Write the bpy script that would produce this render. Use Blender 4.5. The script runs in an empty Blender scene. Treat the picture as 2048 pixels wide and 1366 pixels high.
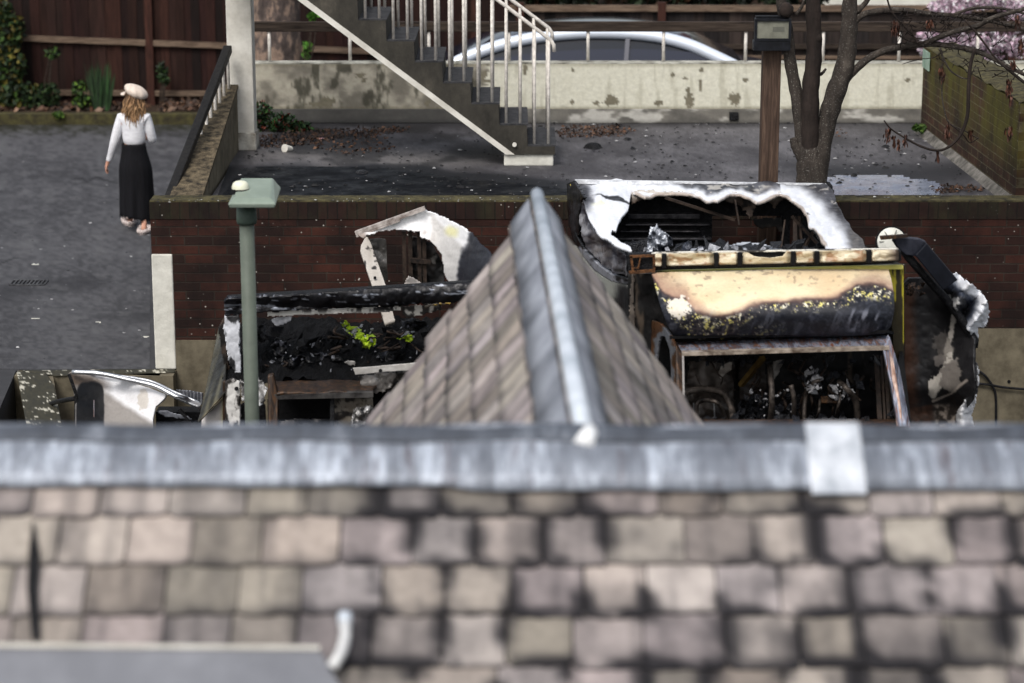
import bpy, bmesh, math, random
import numpy as np
from mathutils import Vector, Matrix

# ------------------------------------------------------------------ camera, sky, sun, exposure
scene = bpy.context.scene
F, CX, CY = 4700.0, 1024.0, 683.0
PITCH = math.atan(1183.0 / F)
CAM_H = 4.84
cam_d = bpy.data.cameras.new("camera")
cam_d.sensor_width = 36.0
cam_d.lens = 36.0 * F / 2048.0
cam_d.clip_start = 0.2
cam_d.clip_end = 1500
cam_d.dof.use_dof = True
cam_d.dof.focus_distance = 18.0
cam_d.dof.aperture_fstop = 1.75
cam = bpy.data.objects.new("camera", cam_d)
cam.location = (0, 0, CAM_H)
cam.rotation_euler = (math.pi / 2 - PITCH, 0, 0)
scene.collection.objects.link(cam)
scene.camera = cam

SUN_EL, SUN_AZ = math.radians(52), math.radians(205)      # azimuth clockwise from +Y
world = bpy.data.worlds.new("World")
scene.world = world
world.use_nodes = True
wn = world.node_tree
bg = wn.nodes["Background"]
sky = wn.nodes.new("ShaderNodeTexSky")
sky.sky_type = 'NISHITA'
sky.sun_disc = False
sky.sun_elevation = SUN_EL
sky.sun_rotation = SUN_AZ
sky.air_density = 1.2
sky.dust_density = 4.0
sky.ozone_density = 1.0
hs = wn.nodes.new("ShaderNodeHueSaturation")
hs.inputs["Saturation"].default_value = 0.45
wn.links.new(sky.outputs[0], hs.inputs["Color"])
wn.links.new(hs.outputs[0], bg.inputs[0])
bg.inputs[1].default_value = 0.15
sun_d = bpy.data.lights.new("sun", 'SUN')
sun_d.energy = 1.4
sun_d.angle = math.radians(20)
sun_d.color = (1.0, 0.97, 0.93)
sun = bpy.data.objects.new("sun", sun_d)
sd = Vector((math.sin(SUN_AZ) * math.cos(SUN_EL), math.cos(SUN_AZ) * math.cos(SUN_EL), math.sin(SUN_EL)))
sun.rotation_euler = sd.to_track_quat('Z', 'Y').to_euler()
scene.collection.objects.link(sun)
scene.view_settings.view_transform = 'Standard'
scene.view_settings.look = 'None'
scene.view_settings.gamma = 1
scene.view_settings.exposure = 0.2
scene.render.engine = 'CYCLES'
scene.cycles.use_denoising = True
scene.cycles.max_bounces = 6

# ------------------------------------------------------------------ geometry helpers
C = scene.collection
CP, SP = math.cos(PITCH), math.sin(PITCH)
rnd = random.Random(7)
R = math.radians


def rays(x, y):
    x = np.asarray(x, float); y = np.asarray(y, float)
    u = (x - CX) / F; v = (CY - y) / F
    return u, CP + v * SP, -SP + v * CP


def PY(x, y, Y):
    """point seen at photo pixel x, y on the upright plane at distance Y"""
    a, b, c = rays(x, y)
    t = Y / b
    return np.stack([a * t, b * t, CAM_H + c * t], -1)


def PZ(x, y, z):
    """point seen at photo pixel x, y at height z"""
    a, b, c = rays(x, y)
    t = (z - CAM_H) / c
    return np.stack([a * t, b * t, CAM_H + c * t], -1)


def V(p):
    return Vector([float(q) for q in p])


def lin(c):
    c = np.asarray(c, float)
    return np.where(c <= 0.04045, c / 12.92, ((c + 0.055) / 1.055) ** 2.4)


def rgb(r, g, b):
    return tuple(float(q) for q in lin([r / 255, g / 255, b / 255])) + (1.0,)


def hash2(i, j, s):
    n = (i.astype(np.int64) * 374761393 + j.astype(np.int64) * 668265263 + s * 974634777) & 0x7fffffff
    n = ((n ^ (n >> 13)) * 1274126177) & 0x7fffffff
    return ((n ^ (n >> 16)) & 0xffff) / 65535.0


def vnoise(x, y, s=0):
    x = np.asarray(x, float); y = np.asarray(y, float)
    i = np.floor(x); j = np.floor(y)
    fx = x - i; fy = y - j
    fx = fx * fx * (3 - 2 * fx); fy = fy * fy * (3 - 2 * fy)
    a = hash2(i, j, s); b = hash2(i + 1, j, s); c = hash2(i, j + 1, s); d = hash2(i + 1, j + 1, s)
    return (a * (1 - fx) + b * fx) * (1 - fy) + (c * (1 - fx) + d * fx) * fy


def fbm(x, y, s=0, o=4):
    t = 0; a = 0.5; n = 0
    for k in range(o):
        t = t + a * vnoise(x * 2 ** k, y * 2 ** k, s + k * 17); n += a; a *= 0.5
    return t / n


def sm(a, b, x):
    t = np.clip((x - a) / (b - a), 0, 1)
    return t * t * (3 - 2 * t)


def inpoly(poly, x, y):
    ins = np.zeros(np.shape(x), bool)
    n = len(poly)
    for k in range(n):
        x0, y0 = poly[k]; x1, y1 = poly[(k + 1) % n]
        if y0 == y1: continue
        c = ((y0 > y) != (y1 > y)) & (x < (x1 - x0) * (y - y0) / (y1 - y0) + x0)
        ins ^= c
    return ins


def near_seg(pl, x, y, closed=True):
    """distance and nearest point on a polyline"""
    best = np.full(np.shape(x), 1e9); bx = np.array(x, float); by = np.array(y, float)
    n = len(pl)
    for k in range(n if closed else n - 1):
        x0, y0 = pl[k]; x1, y1 = pl[(k + 1) % n]
        dx, dy = x1 - x0, y1 - y0
        t = np.clip(((x - x0) * dx + (y - y0) * dy) / (dx * dx + dy * dy + 1e-9), 0, 1)
        qx = x0 + t * dx; qy = y0 + t * dy
        d = np.hypot(x - qx, y - qy)
        m = d < best
        best = np.where(m, d, best); bx = np.where(m, qx, bx); by = np.where(m, qy, by)
    return best, bx, by


def origin(o):
    v = Vector((0, 0, 0))
    while o is not None:
        v = v + o.location; o = o.parent
    return v


def props(o, label=None, cat=None, group=None, kind=None):
    if label: o['label'] = label
    if cat: o['category'] = cat
    if group: o['group'] = group
    if kind: o['kind'] = kind
    return o


def thing(name, label, cat, loc=(0, 0, 0), group=None, rz=0):
    o = bpy.data.objects.new(name, None)
    o.empty_display_size = 0.2
    C.objects.link(o)
    o.location = V(loc); o.rotation_euler.z = rz
    return props(o, label, cat, group)


def mesh_obj(name, verts, faces, mat, parent=None, raw=False, smooth=False, cols=None):
    verts = np.asarray(verts, float).reshape(-1, 3)
    if raw:
        off = np.zeros(3); loc = Vector((0, 0, 0))
    elif parent is not None:
        off = np.array(origin(parent)); loc = Vector((0, 0, 0))
    else:
        off = np.array([(verts[:, 0].min() + verts[:, 0].max()) / 2, (verts[:, 1].min() + verts[:, 1].max()) / 2, verts[:, 2].min()])
        loc = V(off)
    me = bpy.data.meshes.new(name)
    me.from_pydata([tuple(v) for v in (verts - off)], [], faces)
    if cols is not None:
        at = me.color_attributes.new("Col", 'FLOAT_COLOR', 'POINT')
        c4 = np.ones((len(verts), 4)); c4[:, :3] = np.asarray(cols)
        at.data.foreach_set("color", c4.ravel())
    me.update()
    if smooth:
        me.shade_smooth()
    o = bpy.data.objects.new(name, me)
    C.objects.link(o)
    o.location = loc
    if parent is not None: o.parent = parent
    if mat: me.materials.append(mat)
    return o


class MB:
    def __init__(s): s.v = []; s.f = []; s.c = []

    def add(s, vs, fs, col=None):
        n = len(s.v)
        s.v += [tuple(float(q) for q in p) for p in vs]
        s.f += [tuple(i + n for i in f) for f in fs]
        if col is not None: s.c += [tuple(col[:3])] * len(vs)
        return s

    def box(s, a, b, col=None):
        x0, y0, z0 = a; x1, y1, z1 = b
        return s.hexa([(x0, y0, z0), (x1, y0, z0), (x1, y1, z0), (x0, y1, z0), (x0, y0, z1), (x1, y0, z1), (x1, y1, z1), (x0, y1, z1)], col)

    def hexa(s, p, col=None):
        return s.add(p, [(0, 3, 2, 1), (4, 5, 6, 7), (0, 1, 5, 4), (1, 2, 6, 5), (2, 3, 7, 6), (3, 0, 4, 7)], col)

    def bar(s, a, b, w, h, up=(0, 0, 1), col=None):
        a = V(a); b = V(b); d = (b - a).normalized()
        u = d.cross(Vector(up))
        if u.length < 1e-4: u = d.cross(Vector((0, 1, 0)))
        u.normalize(); n = u.cross(d).normalized()
        u = u * w / 2; n = n * h / 2
        return s.hexa([a - u - n, a + u - n, a + u + n, a - u + n, b - u - n, b + u - n, b + u + n, b - u + n][0:4] + [b - u - n, b + u - n, b + u + n, b - u + n], col) if False else \
            s.add([a - u - n, a + u - n, a + u + n, a - u + n, b - u - n, b + u - n, b + u + n, b - u + n],
                  [(0, 1, 2, 3), (7, 6, 5, 4), (0, 4, 5, 1), (1, 5, 6, 2), (2, 6, 7, 3), (3, 7, 4, 0)], col)

    def tube(s, pts, rad, n=8, jit=0.0, cap=True):
        pts = [V(p) for p in pts]
        if not hasattr(rad, '__len__'): rad = [rad] * len(pts)
        base = len(s.v)
        t = (pts[1] - pts[0]).normalized()
        a = t.orthogonal().normalized()
        for i, p in enumerate(pts):
            if i == 0: t = (pts[1] - pts[0])
            elif i == len(pts) - 1: t = (pts[-1] - pts[-2])
            else: t = pts[i + 1] - pts[i - 1]
            t.normalize()
            a = (a - t * a.dot(t)).normalized()
            b = t.cross(a)
            for k in range(n):
                an = 2 * math.pi * k / n
                r = rad[i] * (1 + jit * (rnd.random() - .5))
                q = p + (a * math.cos(an) + b * math.sin(an)) * r
                s.v.append(tuple(q))
        for i in range(len(pts) - 1):
            for k in range(n):
                s.f.append((base + i * n + k, base + i * n + (k + 1) % n, base + (i + 1) * n + (k + 1) % n, base + (i + 1) * n + k))
        if cap:
            s.f.append(tuple(base + k for k in range(n))[::-1])
            s.f.append(tuple(base + (len(pts) - 1) * n + k for k in range(n)))
        return s

    def prism(s, poly, d):
        """poly: list of 3-D points, d: offset"""
        n = len(poly); d = Vector(d)
        a = [V(p) for p in poly]; b = [p + d for p in a]
        return s.add(a + b, [tuple(range(n)), tuple(range(2 * n - 1, n - 1, -1))] + [(i, i + n, (i + 1) % n + n, (i + 1) % n) for i in range(n)])

    def build(s, name, mat, parent=None, smooth=False, raw=False, bevel=0, label=None):
        o = mesh_obj(name, s.v, s.f, mat, parent, raw, smooth, s.c if s.c else None)
        bm = bmesh.new(); bm.from_mesh(o.data); bmesh.ops.recalc_face_normals(bm, faces=bm.faces); bm.to_mesh(o.data); bm.free()
        if bevel:
            m = o.modifiers.new("bevel", 'BEVEL'); m.width = bevel; m.segments = 2; m.limit_method = 'ANGLE'
        if label: o['label'] = label
        return o


def spline(pts, n=6):
    pts = [np.array(p, float) for p in pts]
    P = [2 * pts[0] - pts[1]] + pts + [2 * pts[-1] - pts[-2]]
    out = []
    for i in range(1, len(P) - 2):
        for k in range(n):
            t = k / n
            out.append(0.5 * ((2 * P[i]) + (-P[i - 1] + P[i + 1]) * t + (2 * P[i - 1] - 5 * P[i] + 4 * P[i + 1] - P[i + 2]) * t * t + (-P[i - 1] + 3 * P[i] - 3 * P[i + 1] + P[i + 2]) * t ** 3))
    out.append(pts[-1])
    return out


def planeY(a, b, c):
    """surface: the real plane through three world points; pixels are read back onto it"""
    a, b, c = (np.array(q, float) for q in (a, b, c))
    n = np.cross(b - a, c - a)
    o = np.array([0, 0, CAM_H])

    def f(x, y):
        r = np.stack(rays(x, y), -1)
        t = np.dot(a - o, n) / (r @ n)
        return o + r * t[..., None]
    return f


def upright(Y):
    return lambda x, y: PY(x, y, Y)


def level(z):
    return lambda x, y: PZ(x, y, z)


def panel(name, poly, surf, mat, parent=None, color=None, step=3.0, holes=(), jag=0, jagf=.15, wob=0, wobf=.03, wobdir=(0, 1, 0), thick=.008, seed=1, smooth=True, label=None):
    """sheet metal: fine grid cut to an outline, optional ragged edge and buckling, given a real thickness"""
    poly = [tuple(p) for p in poly]
    xs = [p[0] for p in poly]; ys = [p[1] for p in poly]
    nx = max(2, int((max(xs) - min(xs)) / step) + 2); ny = max(2, int((max(ys) - min(ys)) / step) + 2)
    gx, gy = np.meshgrid(min(xs) + (np.arange(nx) - .25) * step, min(ys) + (np.arange(ny) - .25) * step)
    if jag:
        tx = gx + jag * (fbm(gx * jagf, gy * jagf, seed) - .5) * 2; ty = gy + jag * (fbm(gx * jagf, gy * jagf, seed + 50) - .5) * 2
    else:
        tx, ty = gx, gy
    ins = inpoly(poly, tx, ty)
    for h in holes: ins &= ~inpoly(h, tx, ty)
    cell = ins[:-1, :-1].astype(int) + ins[1:, :-1] + ins[:-1, 1:] + ins[1:, 1:]
    keep = cell >= (4 if jag else 2)
    X = gx.copy(); Y = gy.copy()
    if not jag:
        best, bx, by = near_seg(poly, gx, gy)
        for h in holes:
            d, hx, hy = near_seg(h, gx, gy)
            m = d < best
            best = np.where(m, d, best); bx = np.where(m, hx, bx); by = np.where(m, hy, by)
        X = np.where(ins, X, bx); Y = np.where(ins, Y, by)
    idx = -np.ones(gx.shape, int)
    used = np.zeros(gx.shape, bool)
    used[:-1, :-1] |= keep; used[1:, :-1] |= keep; used[:-1, 1:] |= keep; used[1:, 1:] |= keep
    idx[used] = np.arange(used.sum())
    jj, ii = np.nonzero(keep)
    faces = np.stack([idx[jj, ii], idx[jj + 1, ii], idx[jj + 1, ii + 1], idx[jj, ii + 1]], -1)
    x = X[used]; y = Y[used]
    P = surf(x, y)
    if wob:
        P = P + np.outer((fbm(x * wobf, y * wobf, seed + 9) - .5) * 2 * wob, np.array(wobdir))
    cols = None
    if color is not None: cols = lin(np.clip(color(x, y), 0, 1))
    o = mesh_obj(name, P, [tuple(int(q) for q in f) for f in faces], mat, parent, False, smooth, cols)
    if thick:
        m = o.modifiers.new("thickness", 'SOLIDIFY'); m.thickness = thick; m.offset = 0
    if label: o['label'] = label
    return o


def lerpc(a, b, t):
    t = np.asarray(t)[..., None]
    return np.asarray(a) * (1 - t) + np.asarray(b) * t


def cc(r, g, b): return np.array([r, g, b]) / 255.0


# ------------------------------------------------------------------ materials
class NT:
    def __init__(s, name, rough=.8, metal=0, spec=.2):
        s.m = bpy.data.materials.new(name); s.m.use_nodes = True
        s.t = s.m.node_tree; s.b = s.t.nodes["Principled BSDF"]
        s.b.inputs["Roughness"].default_value = rough
        s.b.inputs["Metallic"].default_value = metal
        s.b.inputs["Specular IOR Level"].default_value = spec
        s.co = s.t.nodes.new("ShaderNodeTexCoord").outputs["Object"]

    def n(s, t, **k):
        nd = s.t.nodes.new(t)
        for a, b in k.items(): setattr(nd, a, b)
        return nd

    def link(s, a, b): s.t.links.new(a, b)

    def map(s, sc=(1, 1, 1), loc=(0, 0, 0), rot=(0, 0, 0)):
        m = s.n("ShaderNodeMapping"); m.inputs["Scale"].default_value = sc; m.inputs["Location"].default_value = loc; m.inputs["Rotation"].default_value = rot
        s.link(s.co, m.inputs[0]); return m.outputs[0]

    def noise(s, sc, det=4, ro=.6, vec=None, dist=0):
        nd = s.n("ShaderNodeTexNoise"); nd.inputs["Scale"].default_value = sc; nd.inputs["Detail"].default_value = det
        nd.inputs["Roughness"].default_value = ro; nd.inputs["Distortion"].default_value = dist
        s.link(vec or s.co, nd.inputs["Vector"]); return nd.outputs["Fac"]

    def voro(s, sc, vec=None, out="Distance"):
        nd = s.n("ShaderNodeTexVoronoi"); nd.inputs["Scale"].default_value = sc
        s.link(vec or s.co, nd.inputs["Vector"]); return nd.outputs[out]

    def ramp(s, fac, stops):
        nd = s.n("ShaderNodeValToRGB"); e = nd.color_ramp.elements
        while len(e) < len(stops): e.new(.5)
        for k, (p, c) in enumerate(stops):
            e[k].position = p; e[k].color = c if hasattr(c, '__len__') else (c, c, c, 1)
        s.link(fac, nd.inputs[0]); return nd.outputs[0]

    def mix(s, fac, a, b, mode='MIX'):
        nd = s.n("ShaderNodeMix", data_type='RGBA', blend_type=mode)
        for sock, v in ((nd.inputs[0], fac), (nd.inputs[6], a), (nd.inputs[7], b)):
            if isinstance(v, (int, float)): sock.default_value = v
            elif isinstance(v, tuple): sock.default_value = v
            else: s.link(v, sock)
        return nd.outputs[2]

    def color(s, c):
        if isinstance(c, tuple): s.b.inputs["Base Color"].default_value = c
        else: s.link(c, s.b.inputs["Base Color"])
        return s

    def rough(s, c): s.link(c, s.b.inputs["Roughness"]); return s

    def bump(s, h, st=.3, d=.01):
        nd = s.n("ShaderNodeBump"); nd.inputs["Strength"].default_value = st; nd.inputs["Distance"].default_value = d
        s.link(h, nd.inputs["Height"]); s.link(nd.outputs[0], s.b.inputs["Normal"]); return s


def simple(name, a, b, sc=8, rough=.8, metal=0, bump=.2, bd=.006, spec=.22, det=6, lo=.35, hi=.65, stretch=(1, 1, 1)):
    m = NT(name, rough, metal, spec)
    v = m.map(stretch)
    f = m.noise(sc, det, .65, v)
    m.color(m.ramp(f, [(lo, a), (hi, b)]))
    if bump: m.bump(m.noise(sc * 3, 5, .6, v), bump, bd)
    return m.m


def vcolmat(name, rough=.6, metal=0, spec=.25, bump=.25, bd=.006, bsc=25, grain=.35, rr=None):
    m = NT(name, rough, metal, spec)
    a = m.n("ShaderNodeVertexColor"); a.layer_name = "Col"
    g = m.ramp(m.noise(bsc * 1.7, 6, .7), [(.3, 1 - grain), (.7, 1.0)])
    m.color(m.mix(1.0, a.outputs[0], g, 'MULTIPLY'))
    if bump: m.bump(m.noise(bsc, 6, .65), bump, bd)
    if rr: m.rough(m.ramp(m.noise(bsc * .4, 4), [(.35, rr[0]), (.65, rr[1])]))
    return m.m


def brickmat(name, axes, c1, c2, mortar, w=.225, h=.075, ms=.006, dark=.75, moss=None, flecks=.0, shift=(0, 0)):
    m = NT(name, .85)
    sep = m.n("ShaderNodeSeparateXYZ"); m.link(m.co, sep.inputs[0])
    com = m.n("ShaderNodeCombineXYZ"); m.link(sep.outputs[axes[0]], com.inputs[0]); m.link(sep.outputs[axes[1]], com.inputs[1])
    mp = m.n("ShaderNodeMapping"); mp.inputs["Location"].default_value = (shift[0], shift[1], 0)
    m.link(com.outputs[0], mp.inputs[0])
    wv = m.noise(14, 3); wob = m.n("ShaderNodeVectorMath", operation='SCALE')
    nc = m.n("ShaderNodeTexNoise"); nc.inputs["Scale"].default_value = 18; m.link(m.co, nc.inputs[0])
    m.link(nc.outputs["Color"], wob.inputs[0]); wob.inputs["Scale"].default_value = .006
    ad = m.n("ShaderNodeVectorMath", operation='ADD'); m.link(mp.outputs[0], ad.inputs[0]); m.link(wob.outputs[0], ad.inputs[1])
    br = m.n("ShaderNodeTexBrick"); m.link(ad.outputs[0], br.inputs["Vector"])
    br.inputs["Scale"].default_value = 1; br.inputs["Brick Width"].default_value = w; br.inputs["Row Height"].default_value = h
    br.inputs["Mortar Size"].default_value = ms; br.inputs["Mortar Smooth"].default_value = .3; br.inputs["Bias"].default_value = -.1
    br.inputs["Color1"].default_value = c1; br.inputs["Color2"].default_value = c2; br.inputs["Mortar"].default_value = mortar
    col = br.outputs["Color"]
    col = m.mix(m.ramp(m.noise(2.2, 5, .65), [(.3, 0.0), (.62, dark)]), col, rgb(18, 13, 12))
    col = m.mix(m.ramp(m.noise(45, 5, .8), [(.3, 0.0), (.75, .5)]), col, rgb(30, 20, 18))
    if moss:
        gz = m.ramp(m.noise(3.5, 6, .7, m.map((1, 1, .5))), moss[1])
        if len(moss) > 2: gz = m.mix(1.0, gz, m.ramp(sep.outputs[2], moss[2]), 'MULTIPLY')
        col = m.mix(gz, col, moss[0])
    if flecks:
        fv = m.voro(16)
        fl = m.ramp(fv, [(.07, 1.0), (.12, 0.0)])
        msk = m.ramp(m.noise(1.7, 4), [(.45, 0.0), (.62, flecks)])
        col = m.mix(m.mix(1.0, fl, msk, 'MULTIPLY'), col, rgb(205, 200, 190))
    m.color(col)
    hh = m.mix(.25, br.outputs["Fac"], m.noise(60, 5, .7))
    nd = m.n("ShaderNodeBump"); nd.invert = True; nd.inputs["Strength"].default_value = .6; nd.inputs["Distance"].default_value = .01
    m.link(hh, nd.inputs["Height"]); m.link(nd.outputs[0], m.b.inputs["Normal"])
    return m.m


def asphalt(name, a, b, sc=2.0, rough=.8, spot=rgb(190, 190, 190), dirt=None):
    m = NT(name, rough, 0, .35)
    col = m.ramp(m.noise(sc, 8, .7), [(.3, a), (.7, b)])
    col = m.mix(m.ramp(m.noise(130, 3, .8), [(.35, .45), (.7, 0.0)]), col, rgb(22, 22, 24))
    st = m.ramp(m.noise(1.1, 6, .7, m.map((.35, 1.8, 1))), [(.42, .45), (.6, 0.0)])
    col = m.mix(st, col, rgb(40, 40, 43))
    v = m.voro(9)
    fl = m.ramp(v, [(.03, 1.0), (.05, 0.0)])
    col = m.mix(m.mix(1.0, fl, m.ramp(m.noise(3.3, 2), [(.5, 0.0), (.6, .9)]), 'MULTIPLY'), col, spot)
    if dirt:
        col = m.mix(m.ramp(m.noise(dirt[0], 5, .7), dirt[2]), col, dirt[1])
    m.color(col)
    m.bump(m.noise(90, 5, .75), .45, .006)
    return m.m


def metalmat(name, base=(.7, .72, .75, 1), rough=.3):
    m = NT(name, rough, .85, .5)
    m.color(m.mix(m.ramp(m.noise(9, 5, .7), [(.35, 0.0), (.7, .7)]), base, rgb(70, 72, 78)))
    m.bump(m.noise(30, 4), .3, .01)
    return m.m


def streaks(name, stops, sc=(30, 30, 3), rough=.5, metal=.2, bd=.004):
    m = NT(name, rough, metal, .4)
    v = m.map(sc)
    m.color(m.ramp(m.noise(1, 6, .7, v, .6), stops))
    m.bump(m.noise(40, 5), .3, bd)
    return m.m


M = {}
M['asphalt'] = asphalt('road asphalt', rgb(54, 54, 56), rgb(84, 84, 86))
M['deck'] = asphalt('deck asphalt', rgb(58, 56, 58), rgb(108, 106, 108), 1.6, .6)
M['yard'] = asphalt('yard asphalt', rgb(40, 40, 42), rgb(66, 66, 68))
M['soil'] = simple('soil', rgb(38, 30, 24), rgb(66, 52, 40), 30, .95, bump=.6, bd=.02)
M['moss_kerb'] = simple('mossy kerb', rgb(48, 44, 34), rgb(80, 76, 46), 9, .95, bump=.5, bd=.01)
M['brick'] = brickmat('dark red brick', (0, 2), rgb(80, 44, 34), rgb(38, 27, 24), rgb(62, 54, 46), flecks=.9, dark=.85)
M['brick_edge'] = brickmat('brick on edge', (0, 2), rgb(58, 36, 30), rgb(30, 24, 22), rgb(26, 24, 21), w=.078, h=.4, ms=.006, shift=(0, .1), flecks=.7,
                           moss=(rgb(48, 50, 32), [(.45, 0.0), (.7, .55)]))
M['brick_moss'] = brickmat('mossy brick', (1, 2), rgb(92, 60, 48), rgb(66, 48, 40), rgb(126, 116, 92), flecks=.3,
                           moss=(rgb(86, 82, 32), [(.36, 0.0), (.6, .9)], [(.2, .08), (.52, 1.0)]))
M['moss_top'] = simple('mossy coping', rgb(40, 37, 30), rgb(92, 86, 58), 14, .95, bump=.8, bd=.02)
M['concrete'] = simple('stained concrete', rgb(72, 66, 54), rgb(122, 114, 96), 5, .9, bump=.4, bd=.008, det=9, lo=.3, hi=.7)
M['dark_concrete'] = simple('dark weathered concrete', rgb(38, 38, 38), rgb(74, 73, 71), 6, .9, bump=.5, bd=.008, det=9)
M['tread'] = simple('tread concrete', rgb(38, 38, 40), rgb(68, 68, 70), 16, .85, bump=.5, bd=.006, det=9)
M['white_paint'] = simple('old white paint', rgb(196, 192, 182), rgb(226, 223, 214), 6, .7, bump=.12, bd=.003, det=8)
M['white_wall'] = simple('white rendered pier', rgb(190, 188, 178), rgb(222, 220, 210), 5, .85, bump=.5, bd=.012, det=8)
M['rail_white'] = simple('white railing paint', rgb(186, 180, 172), rgb(228, 222, 214), 22, .55, bump=.1)
M['black_rail'] = simple('weathered black handrail', rgb(14, 13, 13), rgb(36, 34, 32), 30, .6, bump=.4)
M['timber_dark'] = simple('dark weathered timber', rgb(30, 24, 21), rgb(70, 60, 52), 7, .9, bump=.5, bd=.008, stretch=(.5, 2, 8))
M['litter'] = simple('dead leaves', rgb(60, 40, 28), rgb(112, 80, 58), 40, .95, bump=0)
M['black'] = simple('char', rgb(9, 9, 10), rgb(28, 28, 31), 20, .55, bump=.8, bd=.02, det=8)
M['black_matt'] = simple('soot', rgb(8, 8, 9), rgb(18, 18, 20), 12, .9, bump=.5, bd=.02)
M['char_gloss'] = simple('glossy char', rgb(7, 8, 11), rgb(34, 36, 44), 26, .28, bump=1.0, bd=.03, spec=.6, det=8)
M['silver'] = metalmat('bare aluminium')
M['rust'] = streaks('rusted steel', [(.25, rgb(44, 30, 24)), (.42, rgb(122, 74, 40)), (.5, rgb(150, 150, 160)), (.58, rgb(96, 60, 38)), (.75, rgb(60, 50, 48))])
M['rust_dark'] = streaks('dark rusted steel', [(.3, rgb(20, 17, 16)), (.5, rgb(50, 37, 28)), (.62, rgb(86, 60, 38)), (.8, rgb(40, 36, 34))])
M['rust_blue'] = streaks('heat blued steel', [(.28, rgb(70, 40, 26)), (.38, rgb(132, 78, 44)), (.46, rgb(150, 158, 174)), (.54, rgb(84, 84, 96)), (.62, rgb(120, 74, 42)), (.75, rgb(168, 172, 182))], sc=(26, 4, 2), rough=.45, metal=.3)
M['hivis'] = simple('scorched yellow fabric', rgb(150, 190, 10), rgb(212, 250, 40), 20, .7, bump=.5)
M['burnt'] = vcolmat('burnt paint', .5, 0, .4, .3, .006, 30, .18, (.35, .7))
M['burnt_metal'] = vcolmat('burnt bare metal', .4, .45, .5, .5, .01, 18, .35, (.25, .6))
M['plain_vcol'] = vcolmat('worn paint', .8, 0, .3, .2, .004, 20, .2)
M['lens'] = vcolmat('melted cream lens', .35, 0, .5, .4, .02, 12, .12)


# ------------------------------------------------------------------ the setting: ground levels
ZD = 1.30          # raised deck
ZY = -1.15         # sunken yard
YB = 18.30         # front of the retaining wall


def slab(name, a, b, mat, label=None, kind='structure'):
    o = MB().box(a, b).build(name, mat)
    return props(o, label, None, None, kind)


slab('ground', (-400, -60, ZY - .3), (400, 700, ZY), M['yard'])
# road: everything left of the deck, plus land behind
lw = PZ(32, 741, 0.0); lw2 = PZ(58, 860, 0.0)
road_poly = [(-60, -2), (-3.2 - .95, -2), (float(lw2[0]), float(lw2[1]) - 3), (float(lw[0]), float(lw[1])), (float(PZ(325, 741, 0)[0]), YB - .19), (float(PZ(325, 741, 0)[0]), YB + .23), (-2.6, YB + .23), (-2.6, 22.9), (-2.72, 45), (-60, 45)]
rd = MB().prism([(x, y, -1.3) for x, y in road_poly], (0, 0, 1.3)).build('road', M['asphalt']); rd['kind'] = 'structure'
slab('car_park', (-2.72, 23.02, -1.0), (60, 60, .34), M['asphalt'])
slab('deck', (-2.46, YB + .2, -.9), (4.05, 22.95, ZD), M['deck'])
slab('paved_area', (4.06, YB + .21, -1.0), (9.5, 22.84, ZD - .02), M['deck'])
slab('soil_bed', (-60, 31.25, .002), (-2.75, 32.4, .1), M['soil'])
slab('kerb', (-60, 31.05, .002), (-2.75, 31.245, .14), M['moss_kerb'])

deckm = vcolmat('painted deck', .7, 0, .25, .5, .006, 60, .45)


def deck_col(x, y):
    n = fbm(x * .012, y * .05, 401, 5); nf = fbm(x * .12, y * .3, 403, 4)
    c = lerpc(cc(66, 64, 67), cc(112, 110, 113), sm(.3, .7, n * .6 + nf * .4))
    c = lerpc(c, cc(136, 132, 130), sm(26, 4, np.abs(y - (312 + 8 * np.sin(x * .01)) + (n - .5) * 30)) * sm(470, 500, x) * sm(1010, 960, x) * .55)
    c = lerpc(c, cc(36, 34, 34), sm(20, 4, np.abs(y - 300 + (n - .5) * 16)) * sm(880, 930, x) * sm(1010, 990, x) * .8)
    c = lerpc(c, cc(38, 37, 38), sm(.5, .66, fbm(x * .01, y * .05, 407, 5)) * sm(1000, 900, x) * .7)
    # dark rim drying round the puddle on the right, and soot towards the wall on the left
    rim = (y - 345) / 14 + (np.abs(x - 1750) / 200) ** 2
    c = lerpc(c, cc(40, 40, 43), sm(2.4, .2, np.abs(rim - .4)) * sm(1540, 1640, x) * .85)
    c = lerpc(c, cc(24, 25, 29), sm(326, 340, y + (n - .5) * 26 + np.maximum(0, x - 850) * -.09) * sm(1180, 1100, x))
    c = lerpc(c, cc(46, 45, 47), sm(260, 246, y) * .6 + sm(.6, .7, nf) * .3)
    return c


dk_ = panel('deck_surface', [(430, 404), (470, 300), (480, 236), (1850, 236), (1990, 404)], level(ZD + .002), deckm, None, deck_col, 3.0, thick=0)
dk_['kind'] = 'structure'
# wet patches on the deck
def blob_sheet(name, pts, z, mat, kind='structure', jag=6, label=None, step=4):
    o = panel(name, pts, level(z), mat, None, step=step, jag=jag, jagf=.035, thick=0)
    return props(o, label, None, None, kind)


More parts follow.
